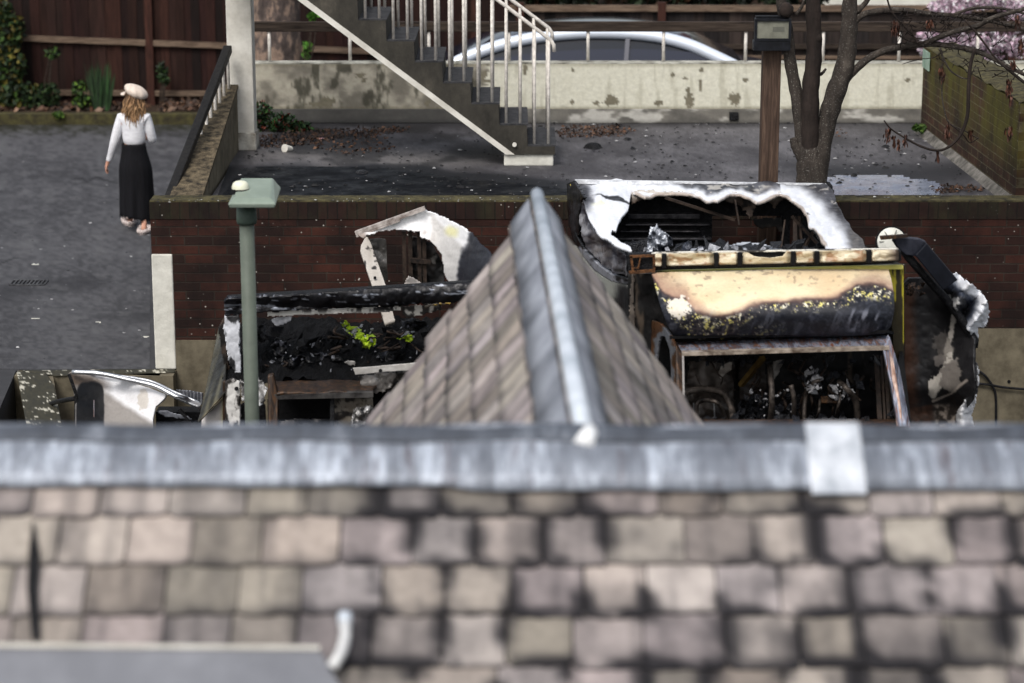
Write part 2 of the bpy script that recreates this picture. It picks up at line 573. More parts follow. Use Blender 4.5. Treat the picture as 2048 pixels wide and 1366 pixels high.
wet = NT('sooty water film', .3, 0, .1)
wet.color(wet.ramp(wet.noise(5, 7, .7), [(.35, rgb(5, 6, 9)), (.7, rgb(15, 17, 22))]))
wet.rough(wet.ramp(wet.noise(3.5, 5, .6), [(.4, .42), (.65, .8)])); wet.bump(wet.noise(60, 4), .35, .005)
pud = NT('shallow puddle', .08, 0, .8)
pud.color(pud.ramp(pud.noise(6, 6, .7), [(.35, rgb(104, 110, 126)), (.68, rgb(138, 146, 164))]))
pud.rough(pud.ramp(pud.noise(4, 5, .6), [(.5, .22), (.68, .5)]))
blob_sheet('puddle', [(440, 400), (470, 352), (520, 334), (640, 330), (760, 334), (860, 345), (950, 358), (1060, 366), (1130, 374), (1160, 384), (1160, 402)], ZD + .006, wet.m)
blob_sheet('puddle', [(1540, 366), (1600, 362), (1660, 352), (1740, 347), (1810, 350), (1860, 360), (1890, 374), (1880, 392), (1540, 392)], ZD + .006, pud.m)

roadm = vcolmat('worn road surface', .8, 0, .2, .6, .006, 60, .5)


def road_col(x, y):
    n = fbm(x * .008, y * .02, 431, 5); nf = fbm(x * .1, y * .25, 433, 5)
    c = lerpc(cc(66, 66, 69), cc(96, 96, 99), sm(.25, .75, n * .4 + nf * .6))
    c = lerpc(c, cc(46, 46, 49), sm(.54, .74, fbm(x * .006, y * .03, 435, 5)) * .5)
    c = lerpc(c, cc(40, 40, 28), sm(276, 244, y + (nf - .5) * 30) * .95)
    c = lerpc(c, cc(112, 112, 113), sm(.62, .7, fbm(x * .02, y * .08, 437, 4)) * .35)
    # a few wandering cracks
    for k, (y0, sl) in enumerate(((352, .02), (505, -.05), (612, .04))):
        yy = y0 + (x - 150) * sl + 22 * (fbm(x * .02, y * 0 + k, 439 + k, 4) - .5) * 2
        c = lerpc(c, cc(30, 30, 32), sm(2.4, .6, np.abs(y - yy)) * sm(.42, .55, fbm(x * .01, y * .01, 445 + k, 3)) * .7)
    return c


rs_ = panel('road_surface', [(-30, 238), (445, 238), (300, 420), (300, 738), (-30, 738)], level(.002), roadm, None, road_col, 3.0, thick=0)
rs_['kind'] = 'structure'
# ------------------------------------------------------------------ retaining wall between yard and deck
wx0, wx1 = -2.9, 9.5
bw = thing('retaining_wall', 'long dark red brick retaining wall behind the burnt vehicles, on a concrete base', 'wall', (1, YB, ZY))
xe = float(PY(303, 500, YB)[0]); xp0 = float(PY(306, 600, YB)[0]); xp1 = float(PY(348, 600, YB)[0])
z_top = float(PY(1000, 402, YB)[2]); z_cop = float(PY(1000, 438, YB)[2]); z_b = float(PY(400, 680, YB)[2]); z_b2 = float(PY(2000, 657, YB)[2])
z_step = float(PY(320, 508, YB)[2])
MB().box((xe, YB, z_step), (xp1, YB + .22, z_cop)).box((xp1, YB, z_b), (wx1, YB + .22, z_cop)).build('brickwork', M['brick'], bw)
MB().box((xe - .004, YB - .006, z_cop), (wx1, YB + .226, z_top - .008)).build('coping', M['brick_edge'], bw)
cap = MB().box((xe, YB - .002, z_top - .008), (wx1, YB + .222, z_top + .004))
cap.build('moss', M['moss_top'], bw)
MB().box((xp0, YB - .012, .005), (xp1, YB + .2, z_step)).build('pier', M['white_wall'], bw, bevel=.012)
MB().box((xp1 + .001, YB - .01, ZY), (2.5, YB + .2, z_b)).box((2.5, YB - .01, ZY), (wx1, YB + .2, z_b2)).build('concrete_base', M['concrete'], bw)
M['hole'] = M['black_matt']
hb = MB()
for hx, hy in ((2018, 763), (1935, 700)):
    p = PY(hx, hy, YB - .012); hb.tube([p, p + np.array([0, -.004, 0])], .014, 10)
hb.build('tie_hole', M['black_matt'], bw)

# low retaining wall at the left end of the yard: the drop beside the road
lwt = thing('yard_wall', 'low concrete wall with flaking white paint at the road edge, left of the pier', 'wall', (-3.9, 17.5, ZY))
MB().hexa([(float(lw[0]) + .02, YB - .2, ZY), (xp1, YB - .2, ZY), (xp1, YB - .012, ZY), (float(lw[0]) + .02, YB - .012, ZY),
           (float(lw[0]) + .02, YB - .2, .0), (xp1, YB - .2, 0), (xp1, YB - .012, 0), (float(lw[0]) + .02, YB - .012, 0)]).build('wall_face', M['concrete'], lwt)


def flaky(x, y):
    n = fbm(x * .07, y * .5, 31, 5); n2 = fbm(x * .3, y * .9, 32, 3)
    c = lerpc(cc(44, 44, 38), cc(70, 66, 50), fbm(x * .2, y * .2, 5))
    return lerpc(c, cc(200, 196, 180), sm(.60, .65, n * .7 + n2 * .3))


panel('wall_top', [(33, 741), (350, 738), (350, 745), (112, 752)], level(.006), M['plain_vcol'], lwt, flaky, 2.5, thick=.004)
sw = [tuple(PZ(x, y, .006)) for x, y in ((33, 742), (92, 750), (134, 900), (62, 900))]
panel('side_top', [(33, 742), (94, 749), (108, 770), (134, 900), (62, 900)], level(.012), M['plain_vcol'], lwt, lambda x, y: flaky(x * 1.2, y * .8), 2.5, thick=.004)
pa, pb, pc, pd = (PZ(x, y, 0) for x, y in ((60, 746), (106, 752), (133, 900), (80, 900)))
MB().prism([pa, pb, pc, pd], (0, 0, ZY)).build('side_face', M['concrete'], lwt)

# ------------------------------------------------------------------ rear parapet with timber rail
pp = thing('parapet_wall', 'low rendered parapet across the back of the deck, dirty left part and white right part', 'wall', (1, 22.9, ZD))
YP = 22.86


def parapet_col(x, y):
    n = fbm(x * .02, y * .05, 3, 5); nf = fbm(x * .12, y * .2, 7, 5)
    white = lerpc(cc(206, 203, 184), cc(228, 226, 210), nf)
    drip = fbm(x * .12, y * .015, 17, 4)
    white = lerpc(white, cc(150, 146, 126), sm(.56, .75, drip) * .3)
    dirty = lerpc(cc(122, 117, 106), cc(178, 172, 156), sm(.3, .7, fbm(x * .03, y * .04, 21, 5)))
    dirty = lerpc(dirty, cc(66, 64, 54), sm(.52, .7, fbm(x * .06, y * .03, 23, 5)) * .8)
    c = lerpc(dirty, white, sm(.45, .55, (x - 955) / 80 * .5 + .5 + (n - .5)))
    c = lerpc(c, cc(110, 104, 84), sm(210, 217, y + (nf - .5) * 8) * .5 + sm(136, 129, y) * .35)
    for px, py, rx, ry in ((1223, 201, 16, 11), (1378, 200, 10, 14), (1376, 183, 4, 10), (1401, 171, 4, 13), (1470, 197, 12, 12), (1315, 206, 10, 5), (1145, 203, 4, 7), (1192, 207, 7, 5), (655, 203, 17, 10), (640, 208, 26, 5), (720, 150, 9, 7), (855, 206, 6, 6), (728, 160, 5, 4), (1345, 150, 4, 4), (1370, 157, 5, 3), (1403, 140, 4, 5), (1490, 160, 5, 4), (968, 150, 7, 10), (975, 162, 10, 4), (1050, 138, 5, 10), (1145, 140, 4, 4), (1815, 160, 6, 4)):
        d = np.hypot((x - px) / rx, (y - py) / ry) + (fbm(x * .25, y * .25, 40, 3) - .5) * 1.1
        c = lerpc(c, lerpc(cc(104, 98, 82), cc(136, 130, 112), nf), sm(1.05, .9, d))
    return c


z_pt = float(PY(1200, 128, YP)[2]); z_sk = float(PY(1200, 219, YP)[2])
xl = float(PY(470, 200, YP)[0]); xr = 9.5
MB().box((xl, YP + .012, ZD), (xr, YP + .16, z_pt)).build('wall_core', M['concrete'], pp)
def yy(z, x=1200):  # photo row of height z on the parapet face
    lo, hi = 0, 500
    for _ in range(30):
        mid = (lo + hi) / 2
        if float(PY(x, mid, YP)[2]) > z: lo = mid
        else: hi = mid
    return lo
panel('render_coat', [(470, 128), (2120, 128), (2120, 222), (470, 222)], upright(YP), M['plain_vcol'], pp, parapet_col, 3.0, thick=.02)
MB().box((xl, YP - .012, z_pt + .001), (xr, YP + .17, z_pt + .012)).build('coping', simple('stained coping', rgb(96, 94, 84), rgb(196, 194, 182), 5, .9), pp)


def skirt_col(x, y):
    n = fbm(x * .04, y * .08, 11, 5)
    c = lerpc(cc(70, 68, 64), cc(122, 118, 110), n)
    c = lerpc(c, cc(196, 194, 186), sm(.55, .68, fbm(x * .02, y * .05, 13, 4)) * sm(1000, 1150, x) * .7)
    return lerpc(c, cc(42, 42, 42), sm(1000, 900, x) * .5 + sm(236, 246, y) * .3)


skb = [PY(470, 217, YP - .02), PY(2120, 217, YP - .02), PZ(2120, 247, ZD)]
panel('skirting', [(470, 218), (2120, 218), (2120, 247), (470, 247)], planeY(*skb), M['plain_vcol'], pp, skirt_col, 3.0, thick=.02)
o = MB().box(V(PY(1459, 241, YP - .09)), V(PY(1475, 222, YP + .02))).build('drain_outlet', M['black'], pp, bevel=.006)

rl = thing('parapet_railing', 'dark timber rail on thin white posts along the top of the parapet', 'railing', (1, YP + .08, z_pt))
YR = YP + .08
z0, z1 = float(PY(1200, 63, YR)[2]), float(PY(1200, 43, YR)[2])
MB().box((float(PY(490, 50, YR)[0]), YR - .03, z0), (xr, YR + .03, z1)).build('timber_rail', M['timber_dark'], rl, bevel=.008)
for px in (539, 700, 858, 1018, 1176, 1327, 1491, 1646, 1798, 1955):
    q = PY(px, 100, YR)
    MB().tube([(q[0], YR, z_pt + .021), (q[0], YR, z0)], .016, 8).build('post', M['rail_white'], rl, smooth=True)

# ------------------------------------------------------------------ right side wall
XN = 4.03
sw_ = thing('side_wall', 'brick wall covered in yellow green moss, running along the right of the deck', 'wall', (3.95, 20, ZD))
XS = 3.9
ys0, ys1 = YB + .23, 22.25
MB().hexa([(XN, ys0, ZD - .3), (XN + .34, ys0, ZD - .3), (XS + .3, ys1, ZD - .3), (XS, ys1, ZD - .3), (XN, ys0, 2.12), (XN + .34, ys0, 2.12), (XS + .3, ys1, 2.12), (XS, ys1, 2.12)]).build('brickwork', M['brick_moss'], sw_)
MB().box((XS, YB - .9, -1.1), (XS + .01, YB - .895, -1.09))
tp = []
rows = 26; colsn = 6
for i in range(rows + 1):
    for j in range(colsn + 1):
        y = ys0 + (ys1 - ys0) * i / rows; x = XN + (XS - XN) * i / rows - .004 + .348 * j / colsn
        tp.append((x, y, 2.121 + .025 * rnd.random() + (.02 if 0 < j < colsn else 0)))
tf = [(i * (colsn + 1) + j, i * (colsn + 1) + j + 1, (i + 1) * (colsn + 1) + j + 1, (i + 1) * (colsn + 1) + j) for i in range(rows) for j in range(colsn)]
mesh_obj('moss_cap', tp, tf, M['moss_top'], sw_, smooth=True)
MB().add([(XN - .06, ys0, ZD), (XN + .0, ys0, ZD), (XN + .0, ys0, ZD + .06), (XS - .06, ys1, ZD), (XS, ys1, ZD), (XS, ys1, ZD + .07)],
         [(0, 1, 2), (5, 4, 3), (0, 2, 5, 3), (0, 3, 4, 1), (1, 4, 5, 2)]).build('cement_fillet', simple('pale cement', rgb(64, 62, 58), rgb(126, 122, 116), 9, .9), sw_)
q = [PY(x, y, 22.24) for x, y in ((1860, 105), (1872, 108), (1872, 142), (1860, 135))]
MB().box((XS - .012, 21.9, 1.93), (XS - .002, 22.24, 2.1)).build('sign_plate', simple('pale green plate', rgb(120, 150, 130), rgb(160, 180, 165), 9, .5), sw_)

# ------------------------------------------------------------------ left rail wall and handrail, column
A0 = PY(471, 178, 21.12); B0 = PY(392, 398, 18.56)
rw = thing('ramp_wall', 'sloping concrete wall topped with lichen beside the road, below the black handrail', 'wall', (-2.6, 20, 0))
zt0, zt1 = float(A0[2]), float(B0[2]); xa = -2.49
MB().hexa([(xa - .24, 18.53, 0), (xa, 18.53, 0), (xa, 21.2, 0), (xa - .24, 21.2, 0), (xa - .24, 18.53, zt1), (xa, 18.53, zt1), (xa, 21.2, zt0), (xa - .24, 21.2, zt0)]).build('wall_core', M['concrete'], rw)
st = simple('lichened concrete', rgb(34, 31, 26), rgb(112, 100, 80), 16, .95, bump=.8, bd=.02)
MB().hexa([(xa - .25, 18.53, zt1), (xa + .012, 18.53, zt1), (xa + .012, 21.2, zt0), (xa - .25, 21.2, zt0), (xa - .25, 18.53, zt1 + .03), (xa + .012, 18.53, zt1 + .03), (xa + .012, 21.2, zt0 + .03), (xa - .25, 21.2, zt0 + .03)]).build('wall_top', st, rw)
hr = thing('ramp_railing', 'black sloping handrail with thin white balusters on the ramp wall', 'railing', (-2.6, 20, 1.6))
def railpt(x):
    y = 92 + (458 - x) * (400 - 92) / (458 - 338)
    Y = 21.15 - (458 - x) / (458 - 338) * (21.15 - 18.6)
    return PY(x, y, Y), Y
ra, rb = railpt(456)[0], railpt(338)[0]
MB().bar(ra, rb, .075, .07).build('handrail', M['black_rail'], hr, bevel=.008)
for fx, fy in ((455, 181), (446, 204), (437.5, 228), (429, 251), (420, 275), (412, 298), (401, 321), (392, 344), (381.5, 367), (371, 397), (361, 412), (350, 425)):
    top, Y = railpt(fx)
    foot = PY(fx, fy, Y)
    foot[2] = min(foot[2], zt1 + (zt0 - zt1) * (Y - 18.53) / (21.2 - 18.53) + .03)
    MB().tube([(top[0], Y, foot[2]), (top[0], Y, top[2] - .02)], .014, 8).build('baluster', M['rail_white'], hr, smooth=True)

cl = thing('column', 'square white painted column at the left corner of the deck', 'column', (-2.6, 21.3, ZD))
MB().box((-2.575, 21.22, ZD), (-2.345, 21.45, 4.6)).build('shaft', M['white_paint'], cl, bevel=.008)
MB().box((-2.60, 21.19, ZD), (-2.33, 21.47, ZD + .16)).build('base', simple('chipped base paint', rgb(120, 112, 100), rgb(205, 202, 192), 9, .85), cl, bevel=.01)

# ------------------------------------------------------------------ staircase
YS = 20.35; YS2 = YS + 1.0
stt = thing('staircase', 'concrete outside staircase coming down to the deck with white balusters', 'staircase', tuple(PY(1060, 330, YS)))
sx0 = []; DX, DY = 56.5, 42.0
nst = 11
top_edges = [(1110 - DX * (k + 1), 1110 - DX * k, 293 - DY * k) for k in range(nst)]
prof = []
zbase = float(PY(1060, 309, YS)[2])
p_r = PY(1110, 309, YS)
prof.append((float(p_r[0]), zbase))
for x0, x1, y in top_edges:
    a = PY(x1, y, YS); b = PY(x0 + 2, y, YS)
    prof.append((float(a[0]), float(a[2]))); prof.append((float(b[0]), float(a[2])))
xtop, ztop = prof[-1]
slope = (prof[-1][1] - prof[2][1]) / (prof[-1][0] - prof[2][0])
z_land = ztop
pe = PY(1012, 309, YS)
xs_b = float(pe[0])
zz = lambda x: zbase + (x - xs_b) * slope
prof.append((xtop, zz(xtop)))
prof.append((xs_b, zbase))
side = NT('stained stair concrete', .9)
sc_ = side.ramp(side.noise(3, 8, .7, side.map((1, 1, .6))), [(.3, rgb(36, 35, 33)), (.55, rgb(66, 63, 57)), (.75, rgb(100, 94, 84))])
side.color(sc_); side.bump(side.noise(25, 6), .4, .01)
MB().prism([(x, YS, z) for x, z in prof], (0, 1.0, 0)).build('flight', side.m, stt)
# treads: thin darker topping with a nosing
tr = MB()
for k, (x0, x1, y) in enumerate(top_edges):
    a = PY(x1, y, YS); b = PY(x0 + 2, y, YS)
    tr.box((float(b[0]) + .002, YS + .002, float(a[2]) + .001), (float(a[0]) + .012, YS + .998, float(a[2]) + .014))
tr.build('tread_surface', M['tread'], stt)
# white painted lower edge of the flight
st0 = PY(1016, 308, YS); n_ = 1
s0 = V((xs_b - .0, YS - .006, zbase + .0)); L = 12 * .3
e0 = V((xtop, YS - .006, zz(xtop)))
pw = .062
MB().prism([s0, e0, e0 + Vector((0, 0, pw)), s0 + Vector((.075, 0, 0))], (0, 1.012, 0)).build('painted_edge', M['white_paint'], stt)
MB().box((float(PY(1008, 320, YS)[0]), YS + .02, ZD), (float(PY(1107, 320, YS)[0]), YS + .98, zbase - .002)).build('plinth', M['white_wall'], stt, bevel=.012)
q = PY(1029, 289, YS - .004)
MB().tube([q, q + np.array([0, -.02, 0])], .019, 14).build('round_fitting', M['white_paint'], stt)
MB().box((-2.6, YS, z_land - .2), (xtop, YS2, z_land - .002)).build('landing', M['dark_concrete'], stt)


def stair_rail(Yr, off):
    for k, (x0, x1, y) in enumerate(top_edges):
        z = float(PY(x1, y, YS)[2]) + .014
        for fr in (.27, .77):
            xx = float(PY(x0 + (x1 - x0) * fr, y, YS)[0])
            zr = zr0 + (xx - xr0) * (-slope) * -1
            MB().tube([(xx, Yr, z), (xx, Yr, zr)], .0135, 8).build('baluster', M['rail_white'], stt, smooth=True)
    xe_ = xr0
    xt = xtop + .05
    pts = [(xt, Yr, zr0 + (xt - xr0) * slope), (xr0 - .05, Yr, zr0 - .05 * slope), (xr0 + .02, Yr, zr0 + .02 * slope), (xr0 + .05, Yr, zr0 - .06), (xr0 + .055, Yr, zr0 - .12)]
    MB().tube(pts, .017, 8).build('handrail', M['rail_white'], stt, smooth=True)


a = PY(1096, 76, YS + .06); xr0, zr0 = float(a[0]), float(a[2])
stair_rail(YS + .06, 0)
stair_rail(YS2 - .06, 0)

# ------------------------------------------------------------------ fences
def fence(name, label, Y, px0, px1, ytop, ybot, cols, rails, posts, tilt=0, board=.11, boardcol=None):
    zb = float(PY(1000, ybot, Y)[2]); zt = float(PY(1000, ytop, Y)[2])
    x0 = float(PY(px0, 100, Y)[0]); x1 = float(PY(px1, 100, Y)[0])
    t = thing(name, label, 'fence', ((x0 + x1) / 2, Y, zb))
    m = MB(); x = x0; k = 0
    while x < x1:
        w = board * (.9 + .2 * rnd.random())
        c = cols[rnd.randrange(len(cols))]
        fk = .75 + .4 * rnd.random(); c = tuple(lin([q / 255 * fk for q in c]))
        yo = .012 if k % 2 else 0
        m.box((x, Y + yo, zb), (x + w * 1.06, Y + yo + .018, zt + .02 * rnd.random()), c)
        x += w; k += 1
    m.build('boards', boardcol, t)
    for ry, th, tl, mt in rails:
        za = float(PY(px0, ry, Y)[2]); zc = float(PY(px1, ry + tl, Y)[2])
        MB().bar((x0, Y - .03, za), (x1, Y - .03, zc), .05, th).build('rail', mt, t)
    for px in posts:
        q = float(PY(px, 100, Y)[0])
        MB().box((q - .05, Y - .07, zb), (q + .05, Y + .03, zt + .05)).build('post', M['fence_post'], t)
    return t


fb = NT('fence boards', .85)
va = fb.n("ShaderNodeVertexColor"); va.layer_name = "Col"
g = fb.ramp(fb.noise(3, 7, .7, fb.map((10, 1, .8))), [(.3, (.35, .35, .35, 1)), (.7, (1.25, 1.2, 1.15, 1))])
fb.color(fb.mix(1.0, va.outputs[0], g, 'MULTIPLY')); fb.bump(fb.noise(20, 5, .6, fb.map((6, 1, .5))), .4, .006)
M['fence_post'] = simple('fence post timber', rgb(46, 28, 23), rgb(72, 44, 36), 9, .9, stretch=(3, 3, .5))
M['fence_rail'] = simple('fence rail timber', rgb(74, 60, 50), rgb(126, 108, 92), 9, .9, stretch=(.5, 3, 6))
redc = [(48, 28, 24), (42, 24, 22), (54, 33, 27), (46, 30, 26), (34, 22, 20)]
fence('wooden_fence', 'tall red brown board fence behind the walking woman', 32.2, -260, 1010, -110, 226, redc, [(64, .075, 48, M['fence_rail']), (182, .07, 8, M['fence_rail'])], (-140, 300, 950), boardcol=fb.m)
drk = [(48, 42, 40), (38, 34, 33), (56, 48, 45), (42, 38, 38)]
fence('wooden_fence', 'weathered grey brown board fence behind the parked car', 30.4, 1012, 2300, 12, 190, drk, [(16, .08, 0, M['fence_rail']), (92, .06, 0, M['timber_dark']), (112, .04, 4, M['fence_rail'])], (1040, 1322, 1690, 2020), board=.16, boardcol=fb.m)

# ------------------------------------------------------------------ foliage helper
def leaf_mat(name, a, b):
    m = NT(name, .6, 0, .3)
    a_ = m.n("ShaderNodeVertexColor"); a_.layer_name = "Col"
    m.color(m.mix(1.0, a_.outputs[0], m.ramp(m.noise(12, 3), [(.3, .6), (.7, 1.0)]), 'MULTIPLY'))
    return m.m


M['leaf'] = leaf_mat('leaves', None, None)


def leaves(mb, c, r, n, size, cols, elong=1.6, shell=.3):
    c = np.array(c, float)
    for _ in range(n):
        d = np.array([rnd.gauss(0, 1) for _ in range(3)]); d /= np.linalg.norm(d)
        q = c + d * np.array(r) * (shell + (1 - shell) * rnd.random() ** .5)
        u = Vector([rnd.gauss(0, 1) for _ in range(3)]).normalized(); w = u.orthogonal().normalized()
        w = (Matrix.Rotation(rnd.random() * 6.28, 3, u) @ w)
        s = size * (.6 + .8 * rnd.random()); q = V(q)
        col = cols[rnd.randrange(len(cols))]; fk = .6 + .6 * rnd.random(); col = tuple(lin([min(1, x / 255 * fk) for x in col]))
        k = u.cross(w) * s * .16
        mb.add([q - u * s * elong / 2, q + w * s / 2 + k, q + u * s * elong / 2, q - w * s / 2 + k], [(0, 1, 2, 3)], col)


def bush(name, label, px, py, Y, blobs, cols, size, stem=True, cat='bush', group=None):
    base = PY(px, py, Y)
    t = thing(name, label, cat, tuple(base), group)
    m = MB()
    for bx, by, rx, ry, n in blobs:
        c = PY(bx, by, Y); s = Y / F
        leaves(m, c, (rx * s, rx * s * .7, ry * s), n, size, cols)
    m.build('leaves', M['leaf'], t)
    if stem:
        s_ = MB()
        for bx, by, rx, ry, n in blobs:
            for _ in range(3):
                c = PY(bx + rnd.uniform(-.5, .5) * rx, by - rnd.uniform(0, .6) * ry, Y)
                a = PY(px + rnd.uniform(-6, 6), py, Y); mid = (a + c) / 2 + np.array([rnd.uniform(-.05, .05), rnd.uniform(-.05, .05), 0])
                s_.tube([a, mid, c], [.012, .008, .004], 5)
        s_.build('stems', M['timber_dark'], t)
    return t


green = [(44, 66, 30), (34, 52, 26), (60, 84, 34), (28, 44, 24)]
greenl = [(70, 104, 36), (54, 84, 30), (92, 120, 44)]
bush('bush', 'tall dark bush with a few yellowing leaves against the left end of the fence', 18, 222, 31.9, [(15, 60, 34, 45, 420), (10, 130, 45, 50, 520), (30, 190, 60, 30, 420), (5, 20, 20, 25, 120)], green + [(110, 100, 40)], .055)
bush('bush', 'low dark green shrub at the fence foot beside the tall bush', 95, 222, 31.8, [(95, 190, 30, 24, 220), (105, 105, 16, 14, 50), (70, 205, 40, 14, 150)], green, .05)
bush('bush', 'bright green leafy shrub by the fence, left of the woman', 165, 222, 31.7, [(160, 185, 18, 26, 130), (170, 205, 26, 14, 120)], greenl + green, .045)
bush('ivy', 'small ivy sprig climbing the fence, above the leaf pile', 325, 215, 31.95, [(325, 145, 12, 22, 80), (330, 160, 10, 12, 40)], green, .05, cat='plant')
bush('weed', 'small green weed growing at the kerb in front of the fence', 118, 236, 31.0, [(118, 229, 14, 6, 60)], greenl, .04, stem=False, cat='plant')
# grass like tuft
gt = thing('iris_clump', 'clump of upright sword shaped leaves by the fence', 'plant', tuple(PY(205, 222, 31.7)))
g_ = MB()
for _ in range(60):
    a = PY(205 + rnd.uniform(-16, 16), 222, 31.7 + rnd.uniform(-.1, .1)); h = rnd.uniform(.3, .72)
    d = np.array([rnd.uniform(-.12, .12), rnd.uniform(-.05, .05), h]); w = np.array([.012, 0, 0])
    g_.add([a - w, a + w, a + d * .6 + w, a + d, a + d * .6 - w], [(0, 1, 2, 3, 4)], tuple(lin(np.array([40, 66, 34]) / 255 * rnd.uniform(.6, 1.3))))
g_.build('leaves', M['leaf'], gt)
bush('ivy_sprig', 'bright green ivy sprig on the mottled trunk, left of the stairs', 612, 150, 29.7, [(614, 95, 9, 14, 40), (630, 32, 16, 10, 40), (612, 110, 6, 12, 15)], [(86, 140, 40), (70, 120, 34)], .055, cat='plant')
bush('bush', 'creeping green and rust coloured shrub at the foot of the parapet beside the column', 520, 272, 22.3,
     [(520, 222, 26, 20, 190), (560, 245, 40, 20, 330), (600, 258, 28, 16, 230), (640, 268, 12, 8, 50), (510, 250, 20, 22, 150)], [(40, 72, 34), (30, 58, 30), (56, 90, 40), (36, 60, 30), (110, 50, 34)], .032)
bush('weed', 'patch of grassy weeds in the far right corner of the deck', 1842, 262, 22.0, [(1840, 256, 16, 7, 130), (1850, 262, 10, 5, 50)], greenl, .03, stem=False, cat='plant')


# dead leaves
def litter(name, label, regions, cols, size, kind='stuff'):
    m = MB()
    for poly, z, n in regions:
        xs = [p[0] for p in poly]; ys = [p[1] for p in poly]
        k = 0
        while k < n:
            x = rnd.uniform(min(xs), max(xs)); y = rnd.uniform(min(ys), max(ys))
            if not bool(inpoly(poly, np.array([x]), np.array([y]))[0]): continue
            k += 1
            q = V(PZ(x, y, z)) + Vector((0, 0, .004 + .03 * rnd.random() ** 3))
            s = size * rnd.uniform(.5, 1.5)
            u = Vector((rnd.gauss(0, 1), rnd.gauss(0, 1), rnd.gauss(0, .5))).normalized(); w = u.orthogonal().normalized()
            col = cols[rnd.randrange(len(cols))]; fk = rnd.uniform(.55, 1.15); col = tuple(lin([c / 255 * fk for c in col]))
            m.add([q - u * s, q + w * s * .5 + Vector((0, 0, s * .3)), q + u * s, q - w * s * .5], [(0, 1, 2), (0, 2, 3)], col)
    o = m.build(name, M['leaf'])
    return props(o, label, None, None, kind)


brown = [(84, 58, 42), (66, 46, 34), (110, 80, 60), (50, 38, 30)]
litter('leaf_litter', 'brown dead leaves swept into patches on the deck', [
    ([(1112, 262), (1150, 253), (1230, 252), (1272, 262), (1240, 274), (1150, 277), (1118, 275)], ZD, 520),
    ([(495, 278), (560, 270), (640, 262), (830, 256), (800, 268), (700, 274), (640, 288), (560, 296), (497, 300)], ZD, 1000),
    ([(640, 268), (760, 262), (800, 300), (700, 312), (620, 300)], ZD, 260),
    ([(1600, 262), (1690, 258), (1700, 274), (1640, 276)], ZD, 60),
    ([(1860, 378), (1940, 372), (1975, 384), (1870, 388)], ZD, 160),
    ([(1050, 232), (1080, 240), (1070, 250), (1040, 246)], ZD, 60)], brown, .018)
litter('leaf_pile', 'heap of dry brown leaves and twigs at the fence foot, right of the woman', [
    ([(320, 205), (350, 180), (395, 168), (436, 172), (440, 218), (320, 222)], .16, 500), ([(0, 205), (300, 200), (300, 220), (0, 224)], .11, 400)], brown + [(140, 112, 92)], .05)

# ------------------------------------------------------------------ loose debris on deck and road
def chips(name, label, n, region, z, cols, s0, s1):
    m = MB()
    xs = [p[0] for p in region]; ys = [p[1] for p in region]; k = 0
    while k < n:
        x = rnd.uniform(min(xs), max(xs)); y = rnd.uniform(min(ys), max(ys))
        if not bool(inpoly(region, np.array([x]), np.array([y]))[0]): continue
        if float(fbm(np.array([x * .01]), np.array([y * .03]), 77, 3)[0]) < rnd.uniform(.2, .62): continue
        k += 1
        s = s0 + (s1 - s0) * rnd.random() ** 4
        q = V(PZ(x, y, z)); pts = []
        nn = 5
        for i in range(nn):
            an = 6.28 * i / nn + rnd.uniform(-.4, .4)
            pts.append(q + Vector((math.cos(an) * s * rnd.uniform(.6, 1.4), math.sin(an) * s * rnd.uniform(.5, 1.2), 0.001)))
        top = [p.lerp(q, .45) + Vector((0, 0, s * rnd.uniform(.15, .6))) for p in pts]
        col = tuple(lin([c / 255 for c in cols[rnd.randrange(len(cols))]]))
        m.add(pts + top, [tuple(range(nn, 2 * nn))] + [(i, (i + 1) % nn, nn + (i + 1) % nn, nn + i) for i in range(nn)], col)
    return props(m.build(name, M['leaf']), label, None, None, 'stuff')


deckreg = [(450, 392), (495, 300), (1000, 240), (1850, 245), (1960, 385)]
chips('debris', 'charred flakes and pale chips scattered over the wet deck', 1900, deckreg, ZD + .009, [(18, 18, 20), (26, 26, 28), (14, 14, 16), (34, 32, 32), (20, 20, 22), (16, 16, 18), (60, 60, 62), (175, 175, 175)], .003, .02)
chips('debris', 'larger burnt flakes lying on the deck before the parapet', 90, deckreg, ZD + .009, [(16, 16, 18), (24, 24, 27)], .015, .045)
chips('debris', 'small pale chips scattered on the road surface', 130, [(0, 255), (430, 250), (330, 400), (300, 470), (300, 730), (0, 735)], 0, [(190, 190, 190), (40, 40, 42), (150, 150, 152)], .005, .02)
chips('debris', 'soot flakes and ash lying along the top of the brick wall', 260, [(305, 399), (1140, 395), (2048, 388), (2048, 392), (1140, 402), (305, 405)], z_top + .006, [(20, 20, 22), (190, 190, 185)], .004, .014)

# paper cup
cup = thing('paper_cup', 'crumpled white paper cup lying on the deck near the column', 'cup', tuple(PZ(565, 308, ZD)))
q = V(PZ(565, 305, ZD)); d = Vector((-.35, -.5, .12)).normalized()
c0 = q + Vector((.02, .02, .035)); 
MB().tube([c0 + d * .0, c0 + d * -.085], [.035, .025], 18, cap=False).build('cup_body', M['white_paint'], cup, smooth=True)
MB().tube([c0 + d * .004, c0 - d * .006], [.038, .038], 18).build('cup_rim', M['white_paint'], cup)
MB().tube([c0 - d * .086, c0 - d * .08], .025, 18).build('cup_base', M['white_paint'], cup)

